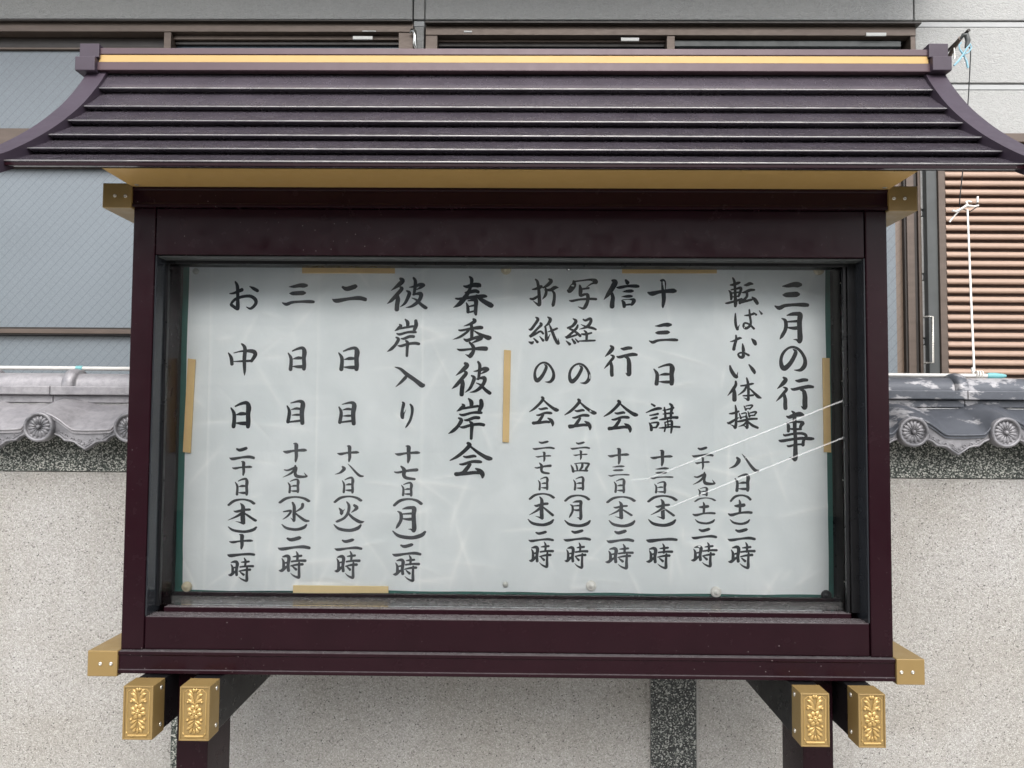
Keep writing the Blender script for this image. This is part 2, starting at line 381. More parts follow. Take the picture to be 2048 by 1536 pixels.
# balcony slab over the windows (just above the picture), it shades this part of the wall
MB().box(-4.2, xj + 0.10, HY - 0.62, HY - 0.006, CAM_Z + 2.05, CAM_Z + 2.18).make('balcony_slab', 'siding_smooth', house, 0.01)
MB().box(-4.2, xj + 0.10, HY - 0.62, HY - 0.57, CAM_Z + 2.183, CAM_Z + 2.30).make('balcony_front', 'siding', house, 0.01)

def wbox(px0, py0, px1, py1, Y, depth, name, mat, parent, bevel=0.0015, label=None):
    a = at(px0, py0, Y); c = at(px1, py1, Y)
    return MB().box(a.x, c.x, Y, Y + depth, c.z, a.z).make(name, mat, parent, bevel, label)
# left window: level coordinates are read at the window's middle
w1 = empty('window', (X(400, 700, HY), HY, Z(1040, 760, HY)), 'brown framed window of blue grey wired glass left of the board, laundry pole below it', 'window')
ORIG[w1] = w1.location.copy()
zz = lambda py, Y=HY: Z(200, py, Y)
x0w, x1w = -2.75, X(826, 75, HY - 0.03)
fy = HY - 0.03
def bar(x0, x1, z0, z1, y0, y1, name, mat, parent, bevel=0.0015):
    return MB().box(x0, x1, y0, y1, z0, z1).make(name, mat, parent, bevel)
bar(x0w, x1w, zz(70), zz(52), fy, HY + 0.055, 'head_frame', 'brown_alu', w1)
bar(x0w, x1w, zz(53.5), zz(50.5), fy - 0.02, fy + 0.03, 'drip_edge', 'brown_dark', w1)
xm0, xm1 = X(327, 80, fy), X(341, 80, fy)
bar(xm0, xm1, zz(770), zz(70) - 0.001, fy + 0.003, HY + 0.055, 'mullion', 'brown_alu', w1)
xs0, xs1 = X(797, 80, fy), X(826, 80, fy)
bar(xs0, xs1, zz(770), zz(70) - 0.001, fy + 0.003, HY + 0.055, 'jamb_frame', 'brown_alu', w1)
bar(x0w, x0w + 0.06, zz(770), zz(70) - 0.001, fy + 0.003, HY + 0.055, 'jamb_frame', 'brown_alu', w1)
# left sashes
xa, xb = x0w + 0.062, xm0 - 0.001
bar(xa, xb, zz(94), zz(71), HY + 0.020, HY + 0.055, 'sash_rail', 'brown_dark', w1)
bar(xa, xb, zz(97), zz(93), HY + 0.008, HY + 0.03, 'sash_rail', 'brown_alu', w1)
bar(xa, xb, zz(335), zz(259), HY - 0.012, HY + 0.055, 'transom', 'brown_alu', w1)
for (ya, yb) in ((655, 659), (668, 671)):
    bar(xa, xb, zz(yb), zz(ya), HY - 0.004, HY + 0.05, 'sash_rail', 'brown_dark', w1)
bar(xa, xb, zz(668), zz(659), HY - 0.010, HY + 0.05, 'sash_rail', 'brown_alu', w1)
for (ya, yb) in ((97, 259), (335, 655), (671, 768)):
    bar(xa, xb, zz(yb) + 0.001, zz(ya) - 0.001, HY + 0.022, HY + 0.030, 'pane', 'wired_glass', w1, 0)
# right sash (only its top shows above the ridge)
bar(xm1 + 0.001, xs0 - 0.001, zz(79), zz(71), HY - 0.002, HY + 0.055, 'sash_rail', 'brown_alu', w1)
bar(xm1 + 0.001, xs0 - 0.001, zz(86), zz(80), HY + 0.012, HY + 0.055, 'sash_rail', 'brown_dark', w1)
bar(xm1 + 0.001, xs0 - 0.001, zz(768), zz(86), HY + 0.026, HY + 0.034, 'pane', 'glass_far', w1, 0)
a = at(706, 73, fy); c = at(745, 79, fy)
bar(a.x, c.x, c.z, a.z, fy - 0.003, fy + 0.004, 'sticker', 'sticker', w1, 0)
bar(X(725, 62, fy), X(752, 62, fy), Z(725, 63.5, fy), Z(725, 62, fy), fy - 0.003, fy + 0.004, 'sticker', 'sticker', w1, 0)

# middle/right window
w2 = empty('window', (X(1300, 700, HY), HY, Z(1040, 760, HY)), 'brown framed sliding window behind the roof ridge, its grey handle stile beside the louvre shutter', 'window')
z2 = lambda py, Y=HY: Z(1600, py, Y)
xl, xr = X(851, 80, fy), X(1832, 80, fy)
bar(xl, xr, z2(78), z2(60), fy, HY + 0.055, 'head_frame', 'brown_alu', w2)
bar(xl, xr + 0.012, z2(60), z2(56), fy - 0.025, fy + 0.03, 'drip_edge', 'brown_dark', w2)
bar(xl, xl + 0.05, z2(770), z2(78) - 0.001, fy + 0.003, HY + 0.055, 'jamb_frame', 'brown_alu', w2)
bar(X(1822, 85, fy), xr, z2(290), z2(78) - 0.001, fy + 0.003, HY + 0.055, 'jamb_frame', 'brown_alu', w2)
q0, q1 = X(1334, 85, fy), X(1350, 85, fy)
bar(q0, q1, z2(770), z2(78) - 0.001, fy + 0.003, HY + 0.055, 'mullion', 'brown_alu', w2)
bar(xl + 0.051, q0 - 0.001, z2(84), z2(79), HY + 0.004, HY + 0.055, 'sash_rail', 'brown_alu', w2)
bar(xl + 0.051, q0 - 0.001, z2(91), z2(84), HY + 0.014, HY + 0.055, 'sash_rail', 'brown_dark', w2)
bar(xl + 0.051, q0 - 0.001, z2(768), z2(91) , HY + 0.026, HY + 0.034, 'pane', 'glass_far', w2, 0)
bar(q1 + 0.001, X(1818, 85, fy), z2(82), z2(79), HY + 0.010, HY + 0.055, 'sash_rail', 'brown_dark', w2)
bar(q1 + 0.001, X(1808, 85, fy), z2(94), z2(82) - 0.001, HY - 0.005, HY + 0.05, 'sash_rail', 'grey_alu', w2)
bar(q1 + 0.001, X(1818, 85, fy), z2(768), z2(94) - 0.001, HY + 0.028, HY + 0.036, 'pane', 'glass_far', w2, 0)
for (sx_, sy_, w_) in ((1242, 76, 36), (1732, 66, 40)):
    a = at(sx_, sy_, fy); c = at(sx_ + w_, sy_ + 6, fy)
    bar(a.x, c.x, c.z, a.z, fy - 0.003, fy + 0.004, 'sticker', 'sticker', w2, 0)
a = at(928, 62, fy); c = at(944, 65, fy); bar(a.x, c.x, c.z, a.z, fy - 0.003, fy + 0.004, 'sticker', 'sticker', w2, 0)
# right-hand end of the same window below the roof: pane, stiles and handle
zr = lambda py, Y=HY: Z(1850, py, Y)
zb_, zt_ = zr(765), zr(300)
vx_ = lambda px, Y: X(px, 550, Y)
bar(q1 + 0.002, vx_(1791, HY + .02), zb_, zt_, HY + 0.016, HY + 0.024, 'pane', 'wired_glass', w2, 0)
bar(vx_(1791, HY + .02), vx_(1809, HY + .02), zb_, zt_, HY + 0.016, HY + 0.024, 'pane', 'wired_glass_brown_reflection', w2, 0)
bar(vx_(1809, HY), vx_(1813, HY), zb_, zt_, HY - 0.004, HY + 0.03, 'sash_stile', 'brown_dark', w2)
bar(vx_(1813, HY), vx_(1828, HY), zb_, zt_, HY - 0.010, HY + 0.03, 'sash_stile', 'brown_alu', w2)
bar(vx_(1828, HY) + .001, vx_(1836, HY), zb_, zt_, HY + 0.002, HY + 0.03, 'sash_stile', 'brown_dark', w2)
bar(vx_(1837, HY), vx_(1843, HY), zb_, zt_, HY - 0.006, HY + 0.03, 'sash_stile', 'brown_alu', w2)
bar(vx_(1843, HY) + .001, vx_(1852, HY), zb_, zt_, HY + 0.02, HY + 0.05, 'sash_stile', 'dark_metal', w2)
st = bar(vx_(1852, HY - .02), vx_(1873, HY - .02), zb_, zt_, HY - 0.035, HY + 0.03, 'sash_stile', 'grey_alu', w2)
bar(vx_(1873, HY - .02) + .001, vx_(1887, HY - .02), zb_, zt_, HY - 0.045, HY + 0.03, 'jamb_frame', 'brown_alu', w2)
hz0, hz1 = zr(728, HY - .05), zr(632, HY - .05); hx = vx_(1862.5, HY - .06); hx2 = vx_(1846, HY - .04)
hb = MB().tube([(hx2, HY - .038, hz1 - .004), (hx2, HY - .06, hz1 - .004), (hx, HY - .064, hz1 - .004), (hx, HY - .064, hz0 + .004), (hx2, HY - .06, hz0 + .004), (hx2, HY - .038, hz0 + .004)], 0.0042, 8)
hb.make('handle', 'screw_steel', w2)
# louvre shutter
sh_ = empty('louvre_shutter', (X(1970, 755, HY), HY, Z(1970, 760, HY)), 'tan louvred shutter with brown frame on the house wall, right edge of the photo', 'shutter')
sx0, sx1 = vx_(1888, HY - .02), vx_(2200, HY - .02)
bar(sx0, sx1, Z(2010, 293, HY), Z(2010, 276, HY), HY - 0.055, HY - 0.006, 'head_frame', 'brown_alu', sh_)
bar(sx0, sx1, zr(770), Z(2010, 293, HY) - .001, HY - 0.012, HY - 0.006, 'back_panel', 'shutter_back', sh_)
sp = Z(1950, 400, HY - .03) - Z(1950, 417.75, HY - .03)
zs = Z(1950, 744, HY - .03)
first = None
for k in range(-1, 27):
    z = zs + k * sp
    if z > Z(2010, 296, HY): break
    if first is None:
        prof = [(HY - .038, z - .011), (HY - .042, z - .008), (HY - .043, z - .002), (HY - .040, z + .008), (HY - .034, z + .0125), (HY - .022, z + .0145), (HY - .022, z + .012), (HY - .033, z + .010), (HY - .037, z + .004), (HY - .038, z - .004), (HY - .032, z - .011)]
        first = MB().prism_x(prof, sx0 + .001, sx1).make('slat', 'slat_tan', sh_, 0.0008); f0 = ORIG[first].copy(); zf = z
    else: dup(first, sh_, f0 + Vector((0, 0, z - zf)))

# ------------------------------------------------------------------ boundary wall
WY = 2.33
wall = empty('boundary_wall', (0, WY, 0.11), 'pebble finished boundary wall with dark granite band and grey tile coping behind the board', 'wall')
z_split = Z(1040, 951, WY)
ztop = Z(1040, 868, WY) + 0.03
MB().box(-2.6, 2.5, WY, WY + 0.18, 0.1, z_split).make('wall_panel', 'pebble_wash', wall, 0.002)
MB().box(-2.6, 2.5, WY - 0.003, WY + 0.183, z_split + 0.002, ztop).make('granite_band', 'granite', wall, 0.002)
a = at(1302, 1440, WY - .012); c = at(1393, 1440, WY - .012)
MB().box(a.x, c.x, WY - 0.012, WY - .001, 0.1, z_split - .002).make('granite_pilaster', 'granite_dark', wall, 0.002)
c2 = X(1398, 1440, WY - .012)
MB().box(c.x + .001, c2, WY - 0.006, WY - .001, 0.1, z_split - .002).make('joint_strip', 'concrete', wall, 0.001)
a = X(341, 1480, WY - .012); c = X(420, 1480, WY - .012)
MB().box(a, c, WY - 0.012, WY - .001, 0.1, Z(350, 1425, WY) ).make('joint_strip', 'granite', wall, 0.002)

# --- coping module (one pitch long): disc at its left end
DY = 2.22
PT = X(256, 851, DY) - X(75, 851, DY)
def tile_height(u, v=0.0):
    """pan tile surface over the disc centre: u across one pitch from roll to roll, v from the front lip to the ridge"""
    x = u * PT; r = 0.043
    f = lambda d, w: max(0.0, 1 - (d / w) ** 2) ** 1.35 if d < w else 0.0
    shape = max(f(x, r * 2.3), f(PT - x, r * 1.35))
    sag = 0.007 * math.sin(math.pi * u) * (1 - 0.6 * v)
    return -0.002 - sag + 0.070 * v ** 0.85 + (0.045 - 0.030 * v) * shape
zd = Z(75, 851, DY) - 0  # disc centre height, left run
def module(x0, zc, mats, parent, sc=1.0):
    """tile parts starting at x0 with the disc centre at height zc"""
    pan_mat, band_mat, front_mat = mats
    n, m = 28, 5
    mb = MB(); y0, y1 = DY + 0.012, WY + 0.034; th = 0.014
    def zz_(u, v): return zc + tile_height(u, v)
    top = [(x0 + PT*sc*i/n, y0 + (y1-y0)*j/m, zz_(i/n, j/m)) for j in range(m+1) for i in range(n+1)]
    bot = [(x, y, z - th) for x, y, z in top]
    N = len(top); fs = []
    for j in range(m):
        for i in range(n):
            a_ = j*(n+1)+i; fs.append((a_, a_+1, a_+n+2, a_+n+1)); fs.append((N+a_+n+1, N+a_+n+2, N+a_+1, N+a_))
    mb.add(top + bot, fs, True)
    edge = [(i, N+i, N+i+1, i+1) for i in range(n)] + [(m*(n+1)+i+1, N+m*(n+1)+i+1, N+m*(n+1)+i, m*(n+1)+i) for i in range(n)]
    edge += [((j+1)*(n+1), N+(j+1)*(n+1), N+j*(n+1), j*(n+1)) for j in range(m)] + [(j*(n+1)+n, N+j*(n+1)+n, N+(j+1)*(n+1)+n, (j+1)*(n+1)+n) for j in range(m)]
    mb.add(top + bot, edge)
    # rolled front lip following the wave
    mb.tube([(x0 + PT*sc*i/n, y0 - .001, zz_(i/n, 0) - 0.004) for i in range(2, n-1)], 0.0035, 6)
    t = mb.make('eave_tile', pan_mat, parent)
    # pendant plate with its scalloped foot
    f = PT * sc; B = [(0.16, -.028), (0.22, -.034), (0.27, -.046), (0.33, -.047), (0.38, -.050), (0.43, -.060), (0.50, -.072), (0.57, -.060), (0.62, -.050), (0.67, -.047), (0.73, -.046), (0.78, -.034), (0.84, -.028)]
    up = [(u, tile_height(u) - 0.009) for u in [0.84 - 0.68*k/12 for k in range(13)]]
    prof = [(x0 + u*f, zc + z) for u, z in B] + [(x0 + u*f, zc + z) for u, z in up]
    pb = MB().prism_y(prof, y0 + 0.004, y0 + 0.020)
    pb.tube([(x0 + u*f, y0 + 0.003, zc + z + 0.004) for u, z in B], 0.0028, 6)
    # sunk field border and scroll relief
    pb.tube([(x0 + u*f, y0 + 0.0035, zc + z) for u, z in [(0.20, -.030), (0.20, -.012), (0.30, -.035), (0.42, -.044), (0.5, -.047)][0:2]], 0.0018, 5)
    cx_ = x0 + 0.5*f; cz_ = zc - 0.047
    for s in (-1, 1):
        pb.tube([(cx_ + s*d, y0 + 0.0035, cz_ + h) for d, h in [(0.0, -.014), (0.012, -.004), (0.030, 0.0), (0.045, .006), (0.062, .016), (0.078, .026), (0.080, .032)]], 0.0016, 5)
        for ox, oz, rr in ((0.016, 0.003, 0.0065), (0.036, 0.008, 0.0060), (0.056, 0.018, 0.0055), (0.070, 0.026, 0.004)):
            pb.tube([(cx_ + s*(ox + rr*(1 - k/14)*math.cos(k*.62)), y0 + 0.003, cz_ + oz + rr*(1 - k/14)*math.sin(k*.62 + (0 if s > 0 else .3))) for k in range(11)], [0.0017*(1 - k*.04) for k in range(11)], 5)
        for aa, ll in ((60, .012), (95, .010), (25, .011)):
            pb.lobe((cx_ + s*0.004, y0 + 0.004, cz_ - 0.010), R(90 - s*(90-aa)) if s > 0 else R(180 - aa), ll, 0.005, 0.003)
    pb.make('pendant_plate', front_mat, t)
    return t
def disc_mesh(cx_, cz_, mat, parent):
    d = MB()
    d.lathe_y(cx_, DY, cz_, [(0.0435, 0.030), (0.0440, 0.004), (0.0415, 0.0), (0.0365, 0.0), (0.0345, 0.004), (0.0340, 0.008), (0.004, 0.009)], 36)
    for k in range(16):
        a_ = math.pi * 2 * (k + .5) / 16
        d.lobe((cx_ + 0.006*math.cos(a_), DY + 0.009, cz_ + 0.006*math.sin(a_)), a_, 0.0275, 0.0128, 0.0062, 1.3, 7, 6)
    d.lathe_y(cx_, DY, cz_, [(0.0060, 0.008), (0.0055, 0.001), (0.003, -0.001), (0.0005, -0.0015)], 12)
    return d.make('crest_disc', mat, parent)
def coping(run_x0, count, zc, tile, band, front, ring_off, joint_off):
    proto = None
    CY = WY + 0.09; r0 = 0.042
    zcc = lambda py, Y: zc + (Z(200, py, Y) - Z(75, 851, DY))   # heights read on the left run
    zcyl0 = zcc(771, WY + .05); 
    for k in range(count):
        x = run_x0 + k * PT
        if proto is None:
            t = module(x, zc, (tile, band, front), wall)
            disc_mesh(x, zc - 0.004, front, t)
            proto = t
        else: t = dup(proto, wall, ORIG[proto] + Vector((k * PT, 0, 0)))
        xj_ = x + joint_off
        if k == 0:
            b1 = MB().box(xj_ + .001, xj_ + PT - .001, WY + .012, WY + .168, zcc(789.5, WY + .01), zcc(772, WY + .01)).make('flat_tile', band, wall, 0.003)
            b2 = MB().box(xj_ + .001, xj_ + PT - .001, WY + .030, WY + .150, zcc(806, WY + .03), zcc(789.5, WY + .03) - .002).make('flat_tile', band, wall, 0.003)
            # ridge tile: half round with a raised collar at its end
            rb = MB(); n = 16
            xs = [0.0, 0.004, 0.020, 0.036, 0.040, 0.0405, 0.05, PT*0.5, PT - .001]
            rr = [r0, r0 + .012, r0 + .0155, r0 + .012, r0 + .006, r0, r0, r0, r0]
            base = xj_ + ring_off
            vs = [(base + a_, CY - q*math.cos(math.pi*j/n), zcyl0 - .002 + q*math.sin(math.pi*j/n)) for a_, q in zip(xs, rr) for j in range(n+1)]
            rb.add(vs, [(i*(n+1)+j, i*(n+1)+j+1, (i+1)*(n+1)+j+1, (i+1)*(n+1)+j) for i in range(len(xs)-1) for j in range(n)], True)
            rb.add(vs, [tuple(range(n+1)), tuple(range(len(vs)-1, len(vs)-n-2, -1))])
            b3 = rb.make('ridge_tile', band, wall)
            o1, o2, o3 = (ORIG[q].copy() for q in (b1, b2, b3))
        else:
            dx = Vector((k * PT, 0, 0)); dz = Vector((0, 0, random.uniform(-.0012, .0012)))
            dup(b1, wall, o1 + dx + dz); dup(b2, wall, o2 + dx); dup(b3, wall, o3 + dx + dz)
xL = X(75, 851, DY); zL = Z(75, 851, DY)
xR = X(1829, 861, DY); zR = Z(1829, 861, DY)
zM = (zL + zR) / 2
nl = 6; nr = 4
joff = X(94, 790, WY) - xL
coping(xL - 2*PT, nl + 1, zL, 'tile_silver', 'tile_silver', 'tile_front', 0.016, joff)
joffr = X(1941, 790, WY) - (xR + 0*PT) - PT
coping(xR - nr*PT, nr + 3, zR, 'tile_patchy', 'tile_patchy', 'tile_front', -0.018, joffr)
# solid core under the coping, and the plain back slope of the wall cap
MB().prism_x([(WY + .02, ztop + .001), (WY + .16, ztop + .001), (WY + .15, zL + .066), (WY + .05, zL + .066)], -2.58, 2.48).make('mortar_core', 'concrete', wall)

# ------------------------------------------------------------------ notice board
BY = 1.80
XL, XR = -0.9297, 0.8638
xc = (XL + XR) / 2
nb = empty('notice_board', (xc, 1.90, 0.11), 'dark purple metal notice board with roof, gold trim and handwritten sheets behind glass', 'notice board')
zt1, zt0 = CAM_Z + .5508, CAM_Z + .5016
zb1, zb0 = CAM_Z - .5423, CAM_Z - .5926
PM = 'purple_metal'
# rails with a shallow moulded groove
def rail(z0, z1):
    h = z1 - z0
    prof = [(BY, z0), (BY, z0 + h*.16), (BY + .0025, z0 + h*.18), (BY + .0025, z0 + h*.82), (BY, z0 + h*.84), (BY, z1), (BY + .14, z1), (BY + .14, z0)]
    return MB().prism_x(prof, XL, XR)
rail(zt0, zt1).make('top_rail', PM, nb, 0.0012)
rail(zb0, zb1).make('bottom_rail', PM, nb, 0.0012)
# posts
py0 = BY + 0.012
pxl0, pxl1 = X(241, 1300, py0), X(286, 1300, py0)
pxr0, pxr1 = X(1743, 1310, py0), X(1787, 1310, py0)
for a_, b_ in ((pxl0, pxl1), (pxr0, pxr1)):
    MB().box(a_, b_, py0, BY + .16, zb1 + .0005, zt0 - .0005).make('post', PM, nb, 0.0025)
# upper panel
zp0 = Z(1040, 512, py0)
xi0, xi1 = pxl1 + .0012, pxr0 - .0025
MB().box(xi0, xi1, py0 + .002, py0 + .030, zp0, zt0 - .001).make('upper_panel', PM, nb, 0.002)
MB().box(xi0, xi1, py0 + .012, py0 + .060, zp0 - .004, zp0 - .0005).make('panel_lip', 'grey_alu', nb, 0.0008)
MB().box(xi0, xi1, py0 + .032, py0 + .150, zp0 - .001, zt0 - .001).make('head_box', 'dark_metal', nb)
# lower panel, ledges
zs1 = Z(1040, 1241, py0)
GY = 1.861
zs2 = Z(1040, 1220.5, GY); zs2b = Z(1040, 1229, GY)
MB().box(xi0, xi1, py0 + .003, GY + .001, zb1 + .001, zs1).make('lower_panel', PM, nb, 0.002)
BYK = 1.985
MB().box(xi0 + .022, xi1 - .022, GY + .0, BYK + .02, zb1 + .002, zs2).make('sill', PM, nb, 0.0015)
# black sliding frame round the glass
gx0, gx1 = X(309, 860, GY), X(1709, 860, GY)
for a_, b_, yo in ((gx0 - .02, gx0 + .012, 0), (gx0 + .014, gx0 + .021, .004), (gx1 - .012, gx1 + .02, 0), (gx1 - .021, gx1 - .014, .004)):
    MB().box(a_, b_, GY + yo, GY + yo + .012, zs2 + .001, zp0).make('sash_stile', 'dark_metal', nb, 0.001)
MB().box(gx0 - .018, gx1 + .018, GY + .003, GY + .013, zp0 - .012, zp0 + .002).make('sash_rail', 'dark_metal', nb, 0.001)
# glossy reveals between posts and sash
for a_, b_ in ((pxl1 + .0005, pxl1 + .004), (pxr0 - .004, pxr0 - .0005)):
    MB().box(a_, b_, py0 + .004, GY + .02, zs1 + .0005, zp0 - .001).make('reveal_strip', 'reveal_metal', nb, 0.0008)
# inside of the case
ix0, ix1 = X(357, 860, BYK), X(1662, 870, BYK) + 0.018
MB().box(ix0 - .03, ix0, GY + .018, BYK + .02, zs2 + .0015, zp0 + .002).make('side_lining', 'side_lining', nb)
MB().box(ix1, ix1 + .03, GY + .018, BYK + .02, zs2 + .0015, zp0 + .002).make('side_lining', 'side_lining', nb)
MB().box(ix0 + .0005, ix0 + .004, GY + .02, GY + .070, zs2 + .003, zp0 - .001).make('lining_rail', 'dark_metal', nb, .0008)
MB().box(ix1 - .004, ix1 - .0005, GY + .02, GY + .080, zs2 + .003, zp0 - .001).make('lining_rail', 'dark_metal', nb, .0008)
MB().box(ix0 - .03, ix1 + .03, BYK + .02, BYK + .034, zb1 + .002, zt0 - .001).make('back_panel', 'dark_metal', nb)
zgb, zgt = Z(1040, 1191, BYK), Z(1040, 524, BYK)
MB().box(ix0 + .001, X(1664, 860, BYK), BYK, BYK + .019, zgb, zgt).make('pin_board', 'green_board', nb, 0.001)
MB().box(ix0 + .001, ix1 - .001, BYK - .012, BYK + .018, zs2 + .001, zs2 + .010).make('board_ledge', PM, nb, 0.001)
for (px, py) in ((350, 752), (352, 950), (350, 1150), (357, 635)):
    q = at(px, py, BYK - .03)
    MB().box(ix0 + .0002, ix0 + .0022, q.y - .002, q.y + .002, q.z - .002, q.z + .002).make('screw', 'screw_steel', nb, .0008)
for (px, py) in ((1668, 1163), (1663, 960), (1664, 762), (1660, 566)):
    q = at(px, py, BYK - .03)
    MB().box(ix1 - .0022, ix1 - .0002, q.y - .002, q.y + .002, q.z - .002, q.z + .002).make('screw', 'screw_steel', nb, .0008)
# glass pane, and two reflections in it modelled as pale strips
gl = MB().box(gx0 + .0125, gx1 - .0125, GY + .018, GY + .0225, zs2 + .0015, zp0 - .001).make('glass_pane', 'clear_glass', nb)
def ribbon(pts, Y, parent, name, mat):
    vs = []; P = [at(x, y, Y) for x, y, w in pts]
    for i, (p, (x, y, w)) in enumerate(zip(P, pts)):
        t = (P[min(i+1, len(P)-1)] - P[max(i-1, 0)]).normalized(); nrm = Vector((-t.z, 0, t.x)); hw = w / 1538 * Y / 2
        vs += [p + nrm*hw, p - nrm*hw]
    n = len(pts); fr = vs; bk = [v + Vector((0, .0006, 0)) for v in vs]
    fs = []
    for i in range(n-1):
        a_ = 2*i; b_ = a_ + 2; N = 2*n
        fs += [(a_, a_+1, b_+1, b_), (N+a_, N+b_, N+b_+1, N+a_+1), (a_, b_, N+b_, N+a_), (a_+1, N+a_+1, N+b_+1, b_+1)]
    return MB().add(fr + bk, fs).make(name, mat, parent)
ribbon([(1687, 801, 3.0), (1660, 811, 2.7), (1540, 860, 2.4), (1420, 907, 2.4), (1333, 943, 1.8), (1296, 957, 1.5), (1264, 960, 1.2)], GY + .0168, gl, 'reflection_strip', 'reflection_strip')
ribbon([(1687, 875, 3.0), (1660, 886, 2.7), (1547, 930, 2.4), (1430, 977, 2.1), (1360, 1006, 1.8), (1320, 1022, 0.7)], GY + .0168, gl, 'reflection_strip', 'reflection_strip')

# gold rail ends
def screw(cx_, cy, cz_, parent, r=0.0042, axis='y', sgn=-1):
    s = MB()
    if axis == 'y':
        s.lathe_y(cx_, cy, cz_, [(r, 0.001), (r, -.0012), (r*.62, -.0022), (r*.42, -.0020), (r*.34, -.0006), (.0003, -.0006)], 14)
    else:
        prof = [(r, 0.0), (r, .0012), (r*.62, .0022), (.0003, .0024)]; n = 12
        vs = [(cx_ + sgn*h, cy + q*math.cos(2*math.pi*k/n), cz_ + q*math.sin(2*math.pi*k/n)) for q, h in prof for k in range(n)]
        s.add(vs, [(i*n+k, i*n+(k+1) % n, (i+1)*n+(k+1) % n, (i+1)*n+k) for i in range(3) for k in range(n)], True)
    return s.make('screw', 'screw_steel', parent)
for (xa_, ya_, xb_, yb_, scr) in ((205.8, 366, 262.2, 415.5, ((230, 391.5), (251, 392))), (1777, 372, 1836, 422, ((1787.7, 397), (1809.4, 397))),
                                  (175.5, 1301, 233.5, 1353.5, ((200.7, 1327.5), (222, 1327.5))), (1793, 1318, 1850.5, 1370.5, ((1802.8, 1344.5), (1825.5, 1344.5)))):
    F = BY - .004
    a = at(xa_, ya_, F); c = at(xb_, yb_, F)
    cp = MB().box(a.x, c.x, F, F + .17, c.z, a.z).make('rail_cap', 'gold_paint', nb, 0.0018)
    for p in scr: q = at(p[0], p[1], F); screw(q.x, F, q.z, cp)

# gold soffit
sy0 = 1.668
zsf = Z(1040, 340, sy0)
sxl, sxr = X(205, 329, sy0), X(1835, 333, sy0)
sf = MB().box(sxl, sxr, sy0 + .002, BY + .05, zsf, zsf + .004).make('soffit_plate', 'gold_soffit', nb)
MB().box(sxl, sxr, sy0 - .001, sy0 + .0015, zsf - .0005, zsf + .011).make('soffit_lip', 'gold_bright', nb, 0.0006)
for px, py in ((275, 366), (1768, 371)):
    q = at(px, py, BY - .012); s_ = MB()
    s_.add([(q.x + .006*math.cos(2*math.pi*k/12), BY - .015 + .006*math.sin(2*math.pi*k/12), zsf - .0004) for k in range(12)] + [(q.x, BY - .015, zsf - .0035)], [(k, 12, (k+1) % 12) for k in range(12)], True)
    s_.make('screw', 'screw_steel', nb)

# roof boards
RXL, RXR = -1.1165, 1.069
lip_px = [(177.7, 1.976), (214.3, 1.910), (243.0, 1.844), (271.7, 1.770), (299.0, 1.695), (324.0, 1.62)]
start_px = [145.0, 187.0, 222.8, 253.0, 281.0, 309.3]
lips = [(D, Z(1024, y, D)) for y, D in lip_px]
starts = [(2.03, Z(1024, 145, 2.03))] + [((lips[k][1] - .0025 - CAM_Z) / ((Z(1024, start_px[k+1], 1.0) - CAM_Z)), lips[k][1] - .0025) for k in range(5)]
for k in range(6):
    (ya, za), (yb, zb) = starts[k], lips[k]
    t = Vector((yb - ya, zb - za)).normalized(); nrm = Vector((t.y, -t.x))
    if nrm.y < 0: nrm = -nrm
    drop = 0.0085
    prof = [(ya, za)]
    for j in range(1, 6):                                         # faint hollow of the pressed sheet
        u = j / 6; s_ = -0.0016 * math.sin(math.pi * u)
        prof.append((ya + (yb - ya)*u + nrm.x*s_, za + (zb - za)*u + nrm.y*s_))
    prof += [(yb, zb), (yb - .0006, zb - .0012), (yb + .0004, zb - .0022), (yb + .031, zb - .0042), (yb + .034, zb - .002), (ya + .004, za - .004)]
    if k == 5:
        MB().box(RXL + .001, RXR - .001, yb + .0012, yb + .006, zb - .0102, zb - .0032).make('eave_fascia', 'purple_metal', nb, 0.0008)
    rb = MB().prism_x(prof[::-1], RXL + .0006, RXR - .0006).make('roof_board', 'roof_metal', nb, 0.0011)
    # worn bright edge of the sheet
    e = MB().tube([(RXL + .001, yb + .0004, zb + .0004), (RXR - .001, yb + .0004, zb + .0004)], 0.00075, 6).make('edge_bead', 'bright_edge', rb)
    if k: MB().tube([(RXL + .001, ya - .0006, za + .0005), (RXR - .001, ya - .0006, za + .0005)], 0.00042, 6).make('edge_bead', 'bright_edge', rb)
eD, eZ = lips[-1]
und = [(eD + .034, eZ - .0045)] + [(D_ + .034, z_ - .010) for D_, z_ in lips[-2::-1]] + [(2.06, starts[0][1] - .01)]
MB().prism_x(und + [(y + .002, z + .0025) for y, z in und[::-1]], RXL, RXR).make('roof_underside', 'dark_metal', nb)
MB().box(XL + .004, XR - .004, BY + .03, BY + .24, zt1 + .0008, zt1 + .13).make('roof_box', 'dark_metal', nb)
# back slope
rz0 = Z(1024, 142, 2.0)
MB().prism_x([(2.07, rz0 - .01), (2.20, rz0 - .13), (2.36, rz0 - .24), (2.46, rz0 - .29), (2.46, rz0 - .305), (2.35, rz0 - .26), (2.19, rz0 - .15), (2.07, rz0 - .035)], RXL, RXR).make('back_roof_sheet', 'roof_metal', nb)
